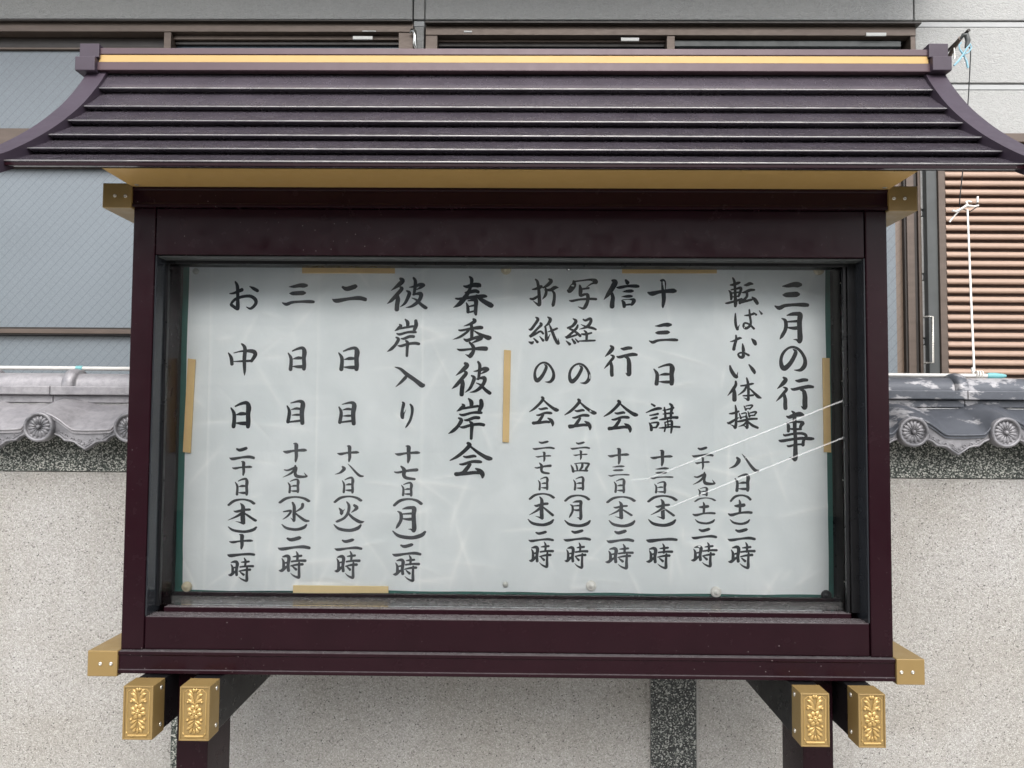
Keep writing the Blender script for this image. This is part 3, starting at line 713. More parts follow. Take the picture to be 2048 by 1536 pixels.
# verge boards following the curve of the roof
vc = []
for (px, py) in ((188.7, 140), (171, 168.7), (140.6, 206), (105.5, 236.7), (70.3, 261.3), (35, 281), (0, 297.6)):
    D = -RXL * 1538.0 / (1040.4 - px); vc.append((D, Z(px, py, D)))
dy_, dz_ = vc[-1][0] - vc[-2][0], vc[-1][1] - vc[-2][1]
vc += [(vc[-1][0] + dy_*.55, vc[-1][1] + dz_*.50), (vc[-1][0] + dy_*1.1, vc[-1][1] + dz_*.93)]
def smooth(pts, n=4):
    out = []
    for i in range(len(pts) - 1):
        p0, p1, p2, p3 = pts[max(i-1, 0)], pts[i], pts[i+1], pts[min(i+2, len(pts)-1)]
        for k in range(n):
            t = k / n
            out.append(tuple(0.5*((2*b) + (-a + c)*t + (2*a - 5*b + 4*c - d)*t*t + (-a + 3*b - 3*c + d)*t**3) for a, b, c, d in zip(p0, p1, p2, p3)))
    out.append(tuple(pts[-1])); return out
vs_ = smooth(vc, 4)
def verge(x0, x1):
    low = [(y + .022, z - .030) for y, z in vs_[::-1]]
    n = len(vs_); mb = MB(); prof = vs_ + low
    N = len(prof); V = [(x0, y, z) for y, z in prof] + [(x1, y, z) for y, z in prof]
    mb.add(V, [(i+1, i, N+i, N+i+1) for i in range(n-1)], True)
    mb.add(V, [(i+1, i, N+i, N+i+1) for i in range(n, N-1)], True)
    mb.add(V, [(n, n-1, N+n-1, N+n), (0, N-1, 2*N-1, N)])
    for k in range(n-1): mb.add(V, [(k, k+1, N-2-k, N-1-k), (N+k+1, N+k, 2*N-1-k, 2*N-2-k)])
    return mb.make('verge_board', 'verge_metal', nb, 0.0012)
verge(RXL - .0515, RXL); verge(RXR, RXR + .0515)
# ridge
ry = 2.0
zr_ = [Z(1024, y, ry) for y in (141.8, 124.7, 110.0, 96.7)]
rx0, rx1 = X(189, 120, ry), X(1866, 120, ry)
MB().box(rx0, rx1, ry, ry + .09, zr_[0], zr_[1] - .0006).make('ridge_beam', 'ridge_metal', nb, 0.0015)
MB().box(rx0 + .01, rx1 - .01, ry + .003, ry + .087, zr_[1], zr_[2]).make('ridge_stripe', 'gold_stripe', nb, 0.001)
MB().box(rx0 + .01, rx1 - .01, ry + .001, ry + .089, zr_[2] + .0006, zr_[3]).make('ridge_beam', 'ridge_metal', nb, 0.0015)
MB().box(RXL, RXR, ry + .02, ry + .075, zr_[0] - .05, zr_[0] - .001).make('ridge_core', 'dark_metal', nb)
for (xa_, xb_, ua, ub) in ((150, 188.7, 159.4, 197.6), (1865.5, 1904.6, 1857.7, 1897)):
    F = ry - .014
    a = at(xa_, 112, F); c = at(xb_, 140.5, F)
    MB().box(a.x, c.x, F, F + .115, c.z, a.z).make('ridge_end', 'verge_metal', nb, 0.002)
    F2 = ry - .006
    a2 = at(ua, 86.5, F2); c2 = at(ub, 112, F2)
    MB().box(a2.x, c2.x, F2, F2 + .10, a.z + .0006, a2.z).make('ridge_end', 'verge_metal', nb, 0.002)

# bracket arms with gold end caps
def cap_relief(x0, x1, z0, z1, F, parent):
    w, h = x1 - x0, z1 - z0; cx_ = (x0 + x1) / 2; mb = MB()
    # raised frame with cut corners
    bx0, bx1, bz0, bz1 = x0 + w*.13, x1 - w*.13, z0 + h*.05, z1 - h*.06; k = w * .09
    pts = [(bx0 + k, bz0), (bx1 - k, bz0), (bx1 - k, bz0 + k*.8), (bx1, bz0 + k), (bx1, bz1 - k), (bx1 - k, bz1 - k*.4), (bx1 - k, bz1), (bx0 + k, bz1), (bx0 + k, bz1 - k*.4), (bx0, bz1 - k), (bx0, bz0 + k), (bx0 + k, bz0 + k*.8)]
    mb.tube([(x, F, z) for x, z in pts], 0.0011, 6, closed=True)
    # bright foot roll
    mb.tube([(bx0 + k*.6, F - .0006, bz0 + .0035), (bx1 - k*.6, F - .0006, bz0 + .0035)], 0.0022, 8)
    for s in (-1, 1): mb.lobe((cx_ + s*w*.33, F, bz0 + .005), R(90 - s*30), .008, .004, .002)
    fz = z0 + h * .53
    for j in range(8):                                     # flower
        a_ = R(22.5 + 45*j); mb.lobe((cx_ + .003*math.cos(a_), F, fz + .003*math.sin(a_)), a_, .0155 if j % 2 else .0135, .0115, .0045, 1.25)
    mb.lathe_y(cx_, F, fz, [(0.0062, -.001), (.0058, -.0045), (.0045, -.0052), (.0038, -.0042), (.003, -.0042), (.0026, -.0056), (.0004, -.006)], 14)
    for s in (-1, 1):
        def L(dx, dz, ang, ln, wd, hh=.0038): mb.lobe((cx_ + s*dx, F, fz + dz), R(ang) if s > 0 else R(180 - ang), ln, wd, hh, 1.0)
        # upper spray
        L(.001, .017, 35, .019, .0085); L(.001, .020, 62, .026, .0085); L(.004, .034, 20, .014, .008); L(.003, .036, 50, .016, .0075); L(.001, .042, 75, .010, .007)
        mb.tube([(cx_ + s*(.001 + .012*t), F - .001, fz + .016 + .010*math.sin(t*2.6)) for t in [i/8 for i in range(9)]], [.0016]*9, 6)
        mb.lathe_y(cx_ + s*.0155, F, fz + .0215, [(.0032, 0), (.0028, -.003), (.0004, -.0042)], 10)
        # lower spray
        L(.001, -.018, -30, .018, .008); L(.001, -.021, -58, .020, .0085); L(.006, -.031, -35, .013, .0075); L(.004, -.034, -65, .014, .008); L(.000, -.036, -88, .012, .007)
        mb.lathe_y(cx_ + s*.0150, F, fz - .0175, [(.0034, 0), (.0030, -.003), (.0004, -.0044)], 10)
    return mb.make('flower_relief', 'gold_bright', parent)
arms = [(247.6, 304, 1366, 1480, 1.722, 1), (360.5, 417.5, 1366, 1482, 1.722, 1), (1601, 1659.5, 1377, 1494, 1.722, -1), (1716, 1772, 1381, 1496, 1.722, -1)]
for (xa_, xb_, ya_, yb_, F, side) in arms:
    a = at(xa_, ya_, F); c = at(xb_, yb_, F)
    top = zb0 - .0015
    zc1 = min(a.z, top)
    arm = MB().box(a.x + .002, c.x - .002, F + .050, 2.16, c.z + .002, zc1 - .002).make('bracket_arm', 'dark_metal', nb, 0.0015)
    # cap: hollow face with a sunk field
    cap = MB().box(a.x, c.x, F + .0015, F + .056, c.z, zc1)
    fw = (c.x - a.x) * .055
    cap.box(a.x, a.x + fw, F - .001, F + .0014, c.z, zc1); cap.box(c.x - fw, c.x, F - .001, F + .0014, c.z, zc1)
    cap.box(a.x + fw, c.x - fw, F - .001, F + .0014, c.z, c.z + fw); cap.box(a.x + fw, c.x - fw, F - .001, F + .0014, zc1 - fw, zc1)
    co = cap.make('end_cap', 'gold_paint', arm, 0.0008)
    cap_relief(a.x, c.x, c.z, zc1, F + .0012, arm)
    xs_ = c.x if side > 0 else a.x
    for dz in (.13, .83):
        screw(xs_, F + .038, c.z + (zc1 - c.z)*(1 - dz), arm, .005, 'x', 1 if side > 0 else -1)
# legs
for (xa_, xb_) in ((352.5, 415), (1606, 1667)):
    LY = 1.855
    MB().box(X(xa_, 1500, LY), X(xb_, 1506, LY), LY, LY + .145, 0.112, zb0 - .002).make('leg', PM, nb, 0.002)

# ------------------------------------------------------------------ handwritten sheets
GL = {}
def G(ch, txt): GL[ch] = [[tuple(float(v) for v in p.split(',')) for p in s.split()] for s in txt.strip().split('/')]
G('三', "1105,240,14 1180,235,50 1280,215,70 1350,215,80 1400,215,50/1115,375,20 1160,375,65 1250,370,75 1340,365,75 1370,365,45/990,550,20 1060,580,60 1150,545,50 1300,530,45 1450,530,60 1520,535,50")
G('月', "1095,740,15 1150,775,50 1165,850,60 1150,930,55 1100,1020,50 1065,1072,12/1180,695,15 1260,675,50 1350,670,60 1395,690,80 1385,800,75 1390,950,75 1395,1060,80 1385,1120,50 1340,1085,30 1285,1080,6/1190,790,25 1340,780,40/1195,885,25 1290,895,50 1345,890,55")
G('の', "1015,270,12 1055,310,50 1020,400,55 960,490,60 890,545,70 850,510,60 840,420,45 870,330,40 940,260,32 1020,240,34 1100,275,38 1160,350,42 1190,430,50 1180,510,60 1120,570,45 1030,570,8")
G('行', "1130,180,30 1165,215,60 1120,280,60 1035,360,12/1130,340,20 1180,370,45 1130,440,45 1080,500,40 1015,568,8/1130,450,45 1150,530,55 1150,620,60 1155,675,60/1312,232,20 1360,240,50 1430,225,55 1490,225,45/1245,360,20 1290,370,45 1400,345,50 1520,325,55 1590,330,40/1390,380,20 1440,400,55 1460,480,70 1460,580,75 1460,660,70 1430,665,40 1400,640,6")
G('事', "1165,780,20 1210,795,50 1300,760,60 1380,750,70 1430,765,40/1250,705,20 1290,745,50 1295,850,60 1300,1000,55 1310,1150,55 1310,1300,65 1310,1420,70 1300,1465,50 1260,1440,25 1215,1425,6/1170,880,15 1195,930,50 1195,1015,45/1210,885,20 1320,870,30 1430,885,50 1400,930,50 1390,970,40/1220,980,25 1300,985,35 1400,985,30/1120,1065,20 1150,1080,35 1280,1055,35 1420,1050,40 1480,1090,45 1440,1160,45 1430,1230,50/1045,1165,20 1090,1175,45 1250,1150,40 1400,1135,45 1540,1140,50 1590,1140,35/1180,1245,20 1210,1255,35 1320,1230,30 1430,1225,30")
G('転', "305,230,20 350,225,40 420,200,45 455,190,30/350,120,25 375,180,40 385,300,40 390,420,45 395,520,55 390,575,40/285,320,15 315,360,40 325,440,40 320,465,30/320,310,20 400,295,30 470,280,45 470,330,40 445,400,35 440,420,25/330,360,25 440,345,25/330,420,22 440,405,25/225,525,20 270,520,35 380,490,35 480,460,40/525,230,15 570,225,45 620,205,50 665,210,25/495,350,15 550,340,40 620,310,45 690,305,30/570,355,40 570,410,40 530,460,40 470,500,55 460,520,40/460,515,45 550,495,40 650,470,35/645,430,20 690,470,55 730,530,50")
G('ば', "385,655,20 385,760,40 395,850,40 420,915,35 430,880,22 455,830,5/530,695,15 600,690,35 680,665,35/600,600,25 610,700,35 625,800,35 610,860,40 550,900,40 510,870,35 520,820,30 570,820,28 630,860,32 675,905,35/670,640,12 710,675,35/765,610,12 805,660,35")
G('な', "305,1100,12 370,1085,30 450,1045,40 485,1045,20/390,995,25 395,1060,40 370,1150,45 355,1220,50/640,1045,20 680,1090,60 700,1130,50/500,1130,18 510,1200,45 515,1280,50 505,1340,50 460,1345,40 430,1300,30 470,1275,28 530,1280,30 600,1315,35")
G('い', "305,6,25 325,80,50 370,160,55 408,195,45 415,160,22 430,105,4/600,-20,20 650,50,50 680,100,50 685,125,30")
G('体', "390,250,30 390,310,45 340,390,45 262,485,8/370,370,35 375,450,60 375,550,65/480,315,25 560,305,30 640,285,35 675,280,25/565,195,25 585,280,40 590,400,40 590,500,40 588,550,42 560,535,25 515,515,6/560,320,30 520,400,35 425,475,10/600,350,20 680,430,35 740,490,50 785,510,25/505,480,22 600,478,30 665,470,30")
G('操', "290,740,18 350,735,35 440,705,30/380,610,20 395,700,40 395,850,40 382,960,45 350,935,25 300,910,6/255,880,20 290,885,40 400,820,30 440,800,10/525,620,15 555,680,35/555,620,18 640,605,25 665,615,25 620,665,25/560,670,20 625,665,20/455,735,15 480,810,35/480,740,18 540,725,25 560,740,20 545,790,20/485,800,20 550,785,20/590,710,15 615,790,35/620,730,18 700,710,28 730,720,25 690,765,22/620,770,20 695,765,22/420,865,20 480,855,35 620,825,35 735,820,30/560,780,30 575,850,40 575,965,42 545,945,22 500,925,6/570,850,30 520,910,30 435,940,8/590,860,25 660,920,40 750,960,35")
G('八', "645,205,25 665,240,45 620,300,30 550,330,6/708,162,6 750,215,20 810,300,30 860,355,35 900,362,25")
G('日', "900,370,20 945,440,50 950,520,55 940,620,60/970,345,20 1060,310,35 1150,300,50 1180,360,75 1170,450,65 1175,560,65 1170,620,60/985,470,12 1060,455,45 1125,455,40/980,580,15 1070,585,45 1160,585,50")
G('(', "565,695,25 620,640,30 700,622,22 770,640,28 810,675,30")
G(')', "565,900,8 610,940,25 700,955,27 770,935,30 798,905,16")
G('土', "625,745,20 670,745,40 735,735,40/675,675,15 685,720,30 680,830,30/540,845,15 580,860,35 680,835,25 770,828,30 825,832,30")
G('二', "638,1025,20 680,1040,35 760,1020,35 770,1020,25/540,1128,8 580,1142,33 700,1125,25 800,1118,33 865,1130,30")
G('時', "580,1245,10 600,1290,30 600,1370,35/590,1225,15 640,1215,35 665,1240,40 655,1320,35 660,1385,35/600,1295,15 655,1285,25/548,1385,10 580,1385,35 625,1350,30 660,1330,20/712,1220,12 760,1215,25 810,1210,25/748,1160,12 765,1200,28 760,1270,25/695,1275,20 780,1265,25 860,1265,30/690,1330,15 760,1315,25 830,1310,30/705,1340,15 745,1375,30/790,1290,25 785,1380,30 785,1450,35 770,1462,28 720,1440,18 685,1410,5")
G('九', "262,305,18 255,345,25 215,395,22 135,438,5/150,355,12 190,360,20 260,330,25 275,340,22 262,390,28 275,425,35 320,435,30 380,432,20 372,415,14 355,390,5")
G('十', "895,380,25 970,400,75 1100,370,55 1250,355,65 1350,350,75 1390,355,50/1130,165,30 1180,190,80 1180,350,72 1185,500,68 1170,610,45 1170,655,6")
G('一', "640,1140,20 680,1150,45 800,1135,32 920,1128,35 990,1135,32")
G('講', "865,905,25 915,935,35/775,1035,15 870,995,35 960,970,45 1010,970,35/830,1080,20 900,1070,30 960,1055,35/840,1145,15 880,1135,30 940,1120,38/820,1195,15 850,1250,45 855,1310,45/850,1205,20 930,1195,30 965,1210,40 935,1270,30/865,1280,25 940,1275,30/1045,1000,18 1120,990,25 1210,960,35/1040,1055,15 1110,1045,28 1195,1040,35/1065,960,25 1080,1050,35 1080,1130,35/1150,900,30 1185,940,45 1170,1040,40 1165,1130,40/985,1145,15 1050,1135,35 1180,1110,35 1270,1110,45/1070,1190,20 1080,1260,25 1065,1335,25/1080,1190,18 1170,1165,30 1190,1190,40 1185,1290,35 1175,1355,25/1080,1235,15 1180,1220,18/1115,1150,20 1125,1260,22/980,1285,12 1060,1280,30 1180,1265,30 1310,1270,28")
G('信', "300,175,40 350,205,90 300,310,85 230,420,70 150,522,8/280,400,50 300,480,65 290,560,75 285,640,80/530,165,40 560,210,70/370,300,20 430,300,50 560,275,45 700,275,60 755,280,45/470,375,8 540,365,45 620,360,55 655,360,35/455,465,8 540,458,45 600,455,50 640,455,35/457,530,20 490,570,60 500,640,55/480,525,15 600,515,18 680,530,65 660,590,55 640,620,30/520,615,30 600,605,35 660,605,30")
G('会', "365,850,40 385,880,50 320,960,45 230,1040,40 140,1095,14/390,890,25 480,970,40 570,1035,50 620,1060,60 650,1065,45/310,1035,20 350,1045,35 430,1030,40 460,1035,30/265,1145,20 310,1145,35 420,1110,40 500,1110,45 530,1115,35/390,1150,40 350,1210,50 300,1270,50 220,1290,50/210,1285,50 320,1280,45 440,1265,45 500,1270,40/465,1205,20 520,1240,55 550,1290,55 550,1335,25")
G('写', "915,190,40 920,250,80 880,310,90 840,360,70 815,350,40/930,200,30 1050,185,25 1200,170,35 1290,190,70 1310,220,50 1240,235,30 1140,295,10/1020,255,30 1035,330,65 1030,420,55 1060,425,50 1120,410,40 1160,430,60 1160,520,55 1120,620,60 1075,655,40 990,625,8/1075,320,30 1180,305,35/840,530,20 890,535,40 1020,510,35 1200,500,40 1310,505,40")
G('経', "910,820,20 960,865,55 900,950,48 815,985,35/985,940,30 960,1000,45 880,1080,40 800,1150,45 765,1150,20/840,1000,35 900,1030,40 960,1070,42 1030,1130,45/800,1170,35 900,1140,35 990,1110,30/780,1225,15 845,1285,50/885,1190,25 935,1260,50/950,1185,20 1000,1240,35/1080,830,25 1120,850,40 1200,820,50 1215,870,50 1150,960,50 1010,1010,8/1040,930,10 1130,970,35 1240,995,45 1300,1020,35/1055,1105,25 1120,1110,40 1230,1085,30/1100,1040,25 1140,1090,45 1140,1210,40/1010,1230,20 1150,1225,35 1290,1220,30")
G('折', "200,325,20 260,315,40 350,280,60 370,285,30/255,155,25 290,200,45 310,320,50 320,450,55 325,590,60 300,605,45 210,535,6/165,495,30 220,500,45 310,445,35 345,410,8/490,145,30 530,180,60 470,250,55 390,300,25/440,310,35 450,370,45 430,440,45 380,505,8/430,340,30 530,340,55 600,300,60 660,300,16/545,350,30 580,400,45 580,500,50 560,600,55 545,628,15")
G('紙', "270,800,20 310,835,50 260,920,45 190,1010,45 150,1005,15/350,910,40 360,940,50 290,1010,40 200,1110,45 160,1130,30/180,1140,40 260,1100,35 350,1050,35 400,1090,35/150,1240,20 200,1260,50 225,1240,30/235,1170,20 300,1235,45/335,1135,15 395,1205,45/475,800,20 520,840,55 490,910,45 415,975,15/430,975,30 445,1100,45 445,1190,50 460,1200,40 515,1100,8/480,1055,12 560,1030,35 640,995,35/510,940,20 550,1040,45 600,1170,50 650,1260,50 675,1265,30 668,1220,18 655,1170,5")
G('四', "558,325,10 575,360,25 585,405,30/600,310,12 680,300,14 760,308,25 762,325,22 735,370,28 730,395,20/615,320,15 625,350,22 630,380,20/690,310,25 685,350,28 660,385,18/590,400,14 660,395,16 745,395,25")
G('七', "160,357,10 190,362,18 270,345,22 340,338,28/215,308,12 240,340,30 238,390,28 260,415,26 325,425,20")
G('木', "158,768,10 185,775,28 250,755,28 305,750,28/222,675,12 245,720,35 242,820,40 245,900,40 250,928,25 215,912,16 175,900,4/235,790,30 190,830,25 105,880,6/255,790,15 300,830,25 365,885,28")
G('春', "350,90,25 380,130,50 370,220,40 330,320,50 270,410,65 200,490,60 115,540,8/258,215,20 310,225,45 400,200,60 480,205,65 495,215,40/285,315,20 330,310,45 430,290,50 475,305,45/150,405,25 200,410,35 330,395,45 480,375,50 560,370,50 595,375,30/450,360,40 520,420,55 600,470,65 660,500,70 675,500,50/305,465,15 325,520,40 330,600,45/330,440,15 400,430,35 445,435,60 445,520,50 440,600,50 445,640,35/350,515,20 420,500,30/350,600,25 430,580,25")
G('季', "410,675,35 430,700,50 370,740,40 270,775,8/190,830,20 230,835,30 360,810,35 480,795,50 525,795,45/370,750,40 378,850,45 375,950,45/340,840,30 280,890,35 200,940,30 110,972,6/400,830,10 480,880,35 570,920,50 620,940,65 645,940,50/265,965,20 310,985,45 400,955,40 490,940,55 515,955,45 450,990,35 385,1020,12/350,1020,30 400,1080,50 400,1150,50 360,1210,60 340,1215,40 285,1190,6/165,1105,12 220,1120,35 370,1105,30 500,1098,55 585,1100,60")
G('彼', "290,115,40 320,145,60 260,210,55 155,292,8/290,245,35 305,270,50 230,360,50 160,440,45 95,492,6/240,350,50 255,420,60 245,500,60 240,575,60/380,295,20 420,330,50 390,420,45 350,490,35 285,540,6/420,235,12 480,225,30 580,195,50 630,205,35 580,240,35 515,275,8/480,100,30 505,150,45 500,250,45 485,350,35/465,350,25 520,335,35 575,340,60 570,400,50 520,470,50 440,525,35 360,543,6/455,400,10 520,430,30 590,500,45 650,545,50 665,545,35")
G('岸', "280,750,15 300,775,45 260,815,40 215,845,10/240,825,20 350,800,32 480,780,32/360,685,20 395,730,50 395,790,40/520,705,45 525,770,55 500,835,45/245,890,20 290,900,35 400,870,30 490,865,40 520,870,30/230,940,20 265,970,45 220,1050,40 160,1110,40 100,1148,6/305,965,15 350,965,35 430,935,40 490,935,40/250,1060,12 300,1065,35 400,1035,35 500,1025,40 555,1035,40/375,990,25 400,1020,45 395,1100,40 390,1210,35")
G('入', "205,1360,10 290,1385,35 380,1450,50 500,1520,50 600,1585,60 640,1590,40/370,1490,45 300,1550,35 220,1610,8")
G('り', "345,180,20 365,210,50 345,300,45 340,380,55 352,432,40 370,370,20 405,300,4/470,210,25 500,260,45 500,350,42 470,460,40 430,530,35 395,575,16")
G('お', "130,210,10 170,205,20 245,175,32/185,105,15 205,150,30 208,250,28 208,330,35 205,355,25 160,325,28 145,310,22 185,265,25 260,240,25 330,238,28 375,270,32 375,310,28 330,350,22 290,335,7/318,145,8 355,165,28 392,185,28")
G('中', "122,745,10 148,790,30 155,848,30/172,745,8 250,728,16 345,730,35 370,760,35 335,820,25/172,825,8 250,822,18 340,818,22/240,660,15 270,700,32 265,800,32 267,900,25 266,950,4")
G('目', "628,1235,12 648,1290,28 635,1385,30/660,1212,8 740,1195,25 770,1220,40 760,1300,38 765,1400,35/665,1268,6 710,1258,22 745,1262,20/665,1325,6 710,1322,20 740,1322,18/640,1385,15 760,1370,22")
G('火', "705,750,12 730,785,35 725,812,28 742,785,14 762,760,4/865,715,25 890,745,35 835,792,6/785,680,12 808,720,28 800,790,28 760,850,25 690,885,25 675,885,12/800,800,20 850,850,28 920,890,32 960,888,12")
G('水', "235,685,20 252,730,32 250,820,32 250,882,25 235,870,14 215,850,4/145,785,12 210,775,22 222,785,22 190,830,20 138,868,6/340,700,30 330,740,28 265,785,10/262,790,15 320,840,25 370,875,28 408,880,18")

def cr(pts, n=5):
    if len(pts) < 3: return [tuple(a + (b - a)*k/n for a, b in zip(pts[0], pts[1])) for k in range(n)] + [tuple(pts[1])]
    return [(x, y, max(1.0, w)) for x, y, w in smooth(pts, n)]
def outline(st):
    """left and right edge of one brush stroke, with slanted round ends"""
    c = cr(st); out = []
    ext = []
    (x0, y0, w0), (x1, y1, w1) = c[0], c[1]; d = math.hypot(x1-x0, y1-y0) or 1
    for f, g_ in ((0.95, 0.30), (0.6, 0.78)): ext.append((x0 - (x1-x0)/d*w0*.5*f, y0 - (y1-y0)/d*w0*.5*f, w0*g_))
    (xa, ya, wa), (xb, yb, wb) = c[-2], c[-1]; d = math.hypot(xb-xa, yb-ya) or 1
    tail = [(xb + (xb-xa)/d*wb*.5*f, yb + (yb-ya)/d*wb*.5*f, wb*g_) for f, g_ in ((0.6, 0.80), (0.95, 0.34))]
    c = ext + c + tail
    L = []; Rr = []
    for i, (x, y, w) in enumerate(c):
        xa, ya, _ = c[max(i-1, 0)]; xb, yb, _ = c[min(i+1, len(c)-1)]
        dx, dy = xb-xa, yb-ya; d = math.hypot(dx, dy) or 1
        w *= 1.1; L.append((x - dy/d*w/2, y + dx/d*w/2)); Rr.append((x + dy/d*w/2, y - dx/d*w/2))
    return L, Rr
PY = BYK - 0.0022
rc = random.Random(11)
CREASE = []
x_lo, x_hi, z_lo, z_hi = X(364, 860, PY), X(1657, 860, PY), Z(1040, 1190, PY), Z(1040, 533, PY)
for k in range(150):
    a_ = rc.choice((rc.uniform(-25, 25), rc.uniform(55, 125), rc.uniform(-70, 70)))
    zc_ = z_lo + (z_hi - z_lo) * (rc.random() ** 1.4)
    CREASE.append((rc.uniform(x_lo, x_hi), zc_, math.cos(R(a_)), math.sin(R(a_)), rc.uniform(.025, .12), rc.uniform(.004, .014), rc.uniform(.0008, .0022) * rc.choice((1, 1, -1))))
FOLDS = [X(p, 860, PY) for p in (416, 633, 843, 1180, 1490)]
def ripple(x, z):
    """how far the thin paper stands off the board at (x, z)"""
    h = .0006 * math.sin(x*17 + 2*math.sin(z*9)) + .0005 * math.sin(z*23 + 1.7*math.sin(x*11 + 1))
    for cx_, cz_, c_, s_, L, w, a_ in CREASE:
        dx, dz = x - cx_, z - cz_
        if dx*dx + dz*dz > 4*L*L: continue
        al = dx*c_ + dz*s_; d = abs(-dx*s_ + dz*c_ + .035*al*al/L)
        if d < 4*w and abs(al) < L: h += a_ * math.exp(-d/w) * (1 - (al/L)**2)
    for f in FOLDS: h += .0009 * math.exp(-abs(x - f)/.0024)
    return max(-.0008, min(.0042, h)) + .0008
def crease_light(x, z):  # pale crease and fold lines put into the colour to bring out relief
    h = 0
    for cx_, cz_, c_, s_, L, w, a_ in CREASE:
        dx, dz = x - cx_, z - cz_
        if dx*dx + dz*dz > 4*L*L: continue
        al = dx*c_ + dz*s_; d = abs(-dx*s_ + dz*c_ + .035*al*al/L)
        if d < 2.5*w and abs(al) < L: h += .68 * abs(a_)/.0022 * math.exp(-d/(w*.5)) * (1 - (al/L)**2)
    for f in FOLDS[:3]: h += .5 * math.exp(-abs(x - f)/.0018)
    return min(.85, h)
def write(col_name, items, mat, parent):
    c0 = items[0]; q = at((c0[1]+c0[3])/2, items[-1][4], PY)
    col = bpy.data.objects.new('brush_column', None); col.empty_display_size = .02; COL.objects.link(col)
    ORIG[col] = q.copy(); col.location = q - ORIG[parent]; col.parent = parent; col['label'] = col_name
    for ch, x0, y0, x1, y1 in items:
        mb = MB()
        outs = [outline(s) for s in GL[ch]]
        xs = [p[0] for L, Q in outs for p in L + Q]; ys = [p[1] for L, Q in outs for p in L + Q]
        mnx, mxx, mny, mxy = min(xs), max(xs), min(ys), max(ys)
        rnd = random.Random(int(x0)*7919 + int(y0))
        for k, (L, Q) in enumerate(outs):
            Y = PY - 0.00030 - 0.00004 * k
            jx, jy = rnd.uniform(-.7, .7), rnd.uniform(-.7, .7)
            if ch in '()一': jx = jy = 0
            def mp(p):
                v = at(x0 + (p[0]-mnx)/(mxx-mnx)*(x1-x0) + jx, y0 + (p[1]-mny)/(mxy-mny)*(y1-y0) + jy, Y)
                v.y -= ripple(v.x, v.z); return v
            vs = [mp(p) for p in L] + [mp(p) for p in Q]; n = len(L)
            mb.add(vs, [(i, n+i, n+i+1, i+1) for i in range(n-1)])
        mb.make('brush_character', mat, col)
    return col
def sheet(pts, name, label, Y, group, th=0.0004):
    """paper sheet with slightly uneven, curling edges; corners given in pixels (tl, tr, br, bl)"""
    tl, tr, br, bl = [at(x, y, Y) for x, y in pts]; mb = MB(); n, m = 210, 200; rnd = random.Random(len(label))
    ph = [rnd.uniform(0, 6.28) for _ in range(8)]
    V = []
    for j in range(m+1):
        for i in range(n+1):
            u, v = i/n, j/m
            p = (tl*(1-u) + tr*u)*(1-v) + (bl*(1-u) + br*u)*v
            e = 0.0011 * math.sin(u*9 + ph[0]) * math.sin(v*7 + ph[1]) + 0.0008 * math.sin(u*21 + v*13 + ph[2])
            q = Vector(p); q.y -= ripple(q.x, q.z); q.z += e * (1 if j in (0, m) else 0); q.x += e * (1 if i in (0, n) else 0)
            V.append(q)
    N = len(V); B = [q + Vector((0, th, 0)) for q in V]
    fs = [(j*(n+1)+i, (j+1)*(n+1)+i, (j+1)*(n+1)+i+1, j*(n+1)+i+1) for j in range(m) for i in range(n)]
    mb.add(V + B, fs + [tuple(N + k for k in f[::-1]) for f in fs], True)
    o = mb.make(name, 'washi_paper')
    wa = o.data.attributes.new('crease_light', 'FLOAT', 'POINT'); W_ = [crease_light(q.x, q.z) for q in V]
    wa.data.foreach_set('value', W_ + W_)
    return tag(o, label, 'paper notice', group)
sl = sheet(((378, 533), (1013, 533), (1013, 1183), (364, 1180)), 'notice_sheet', 'white left notice sheet, seven brushed columns under spring equinox heading, pinned inside the case', PY + .0006, 'handwritten notice sheets')
sl['label'] = 'white left notice sheet headed 春季彼岸会, with wide spaced brush columns, inside the case'
sr = sheet(((1009, 533), (1650, 533), (1657, 1190), (1009, 1184)), 'notice_sheet', 'white right notice sheet headed 三月の行事 with close set brush columns, inside the case', PY + .0, 'handwritten notice sheets')
ink = 'ink_black'
def b(s):
    out = []
    for it in s.strip().split('|'):
        ch, r_ = it.strip().split(' '); out.append((ch, *[float(v) for v in r_.split(',')]))
    return out
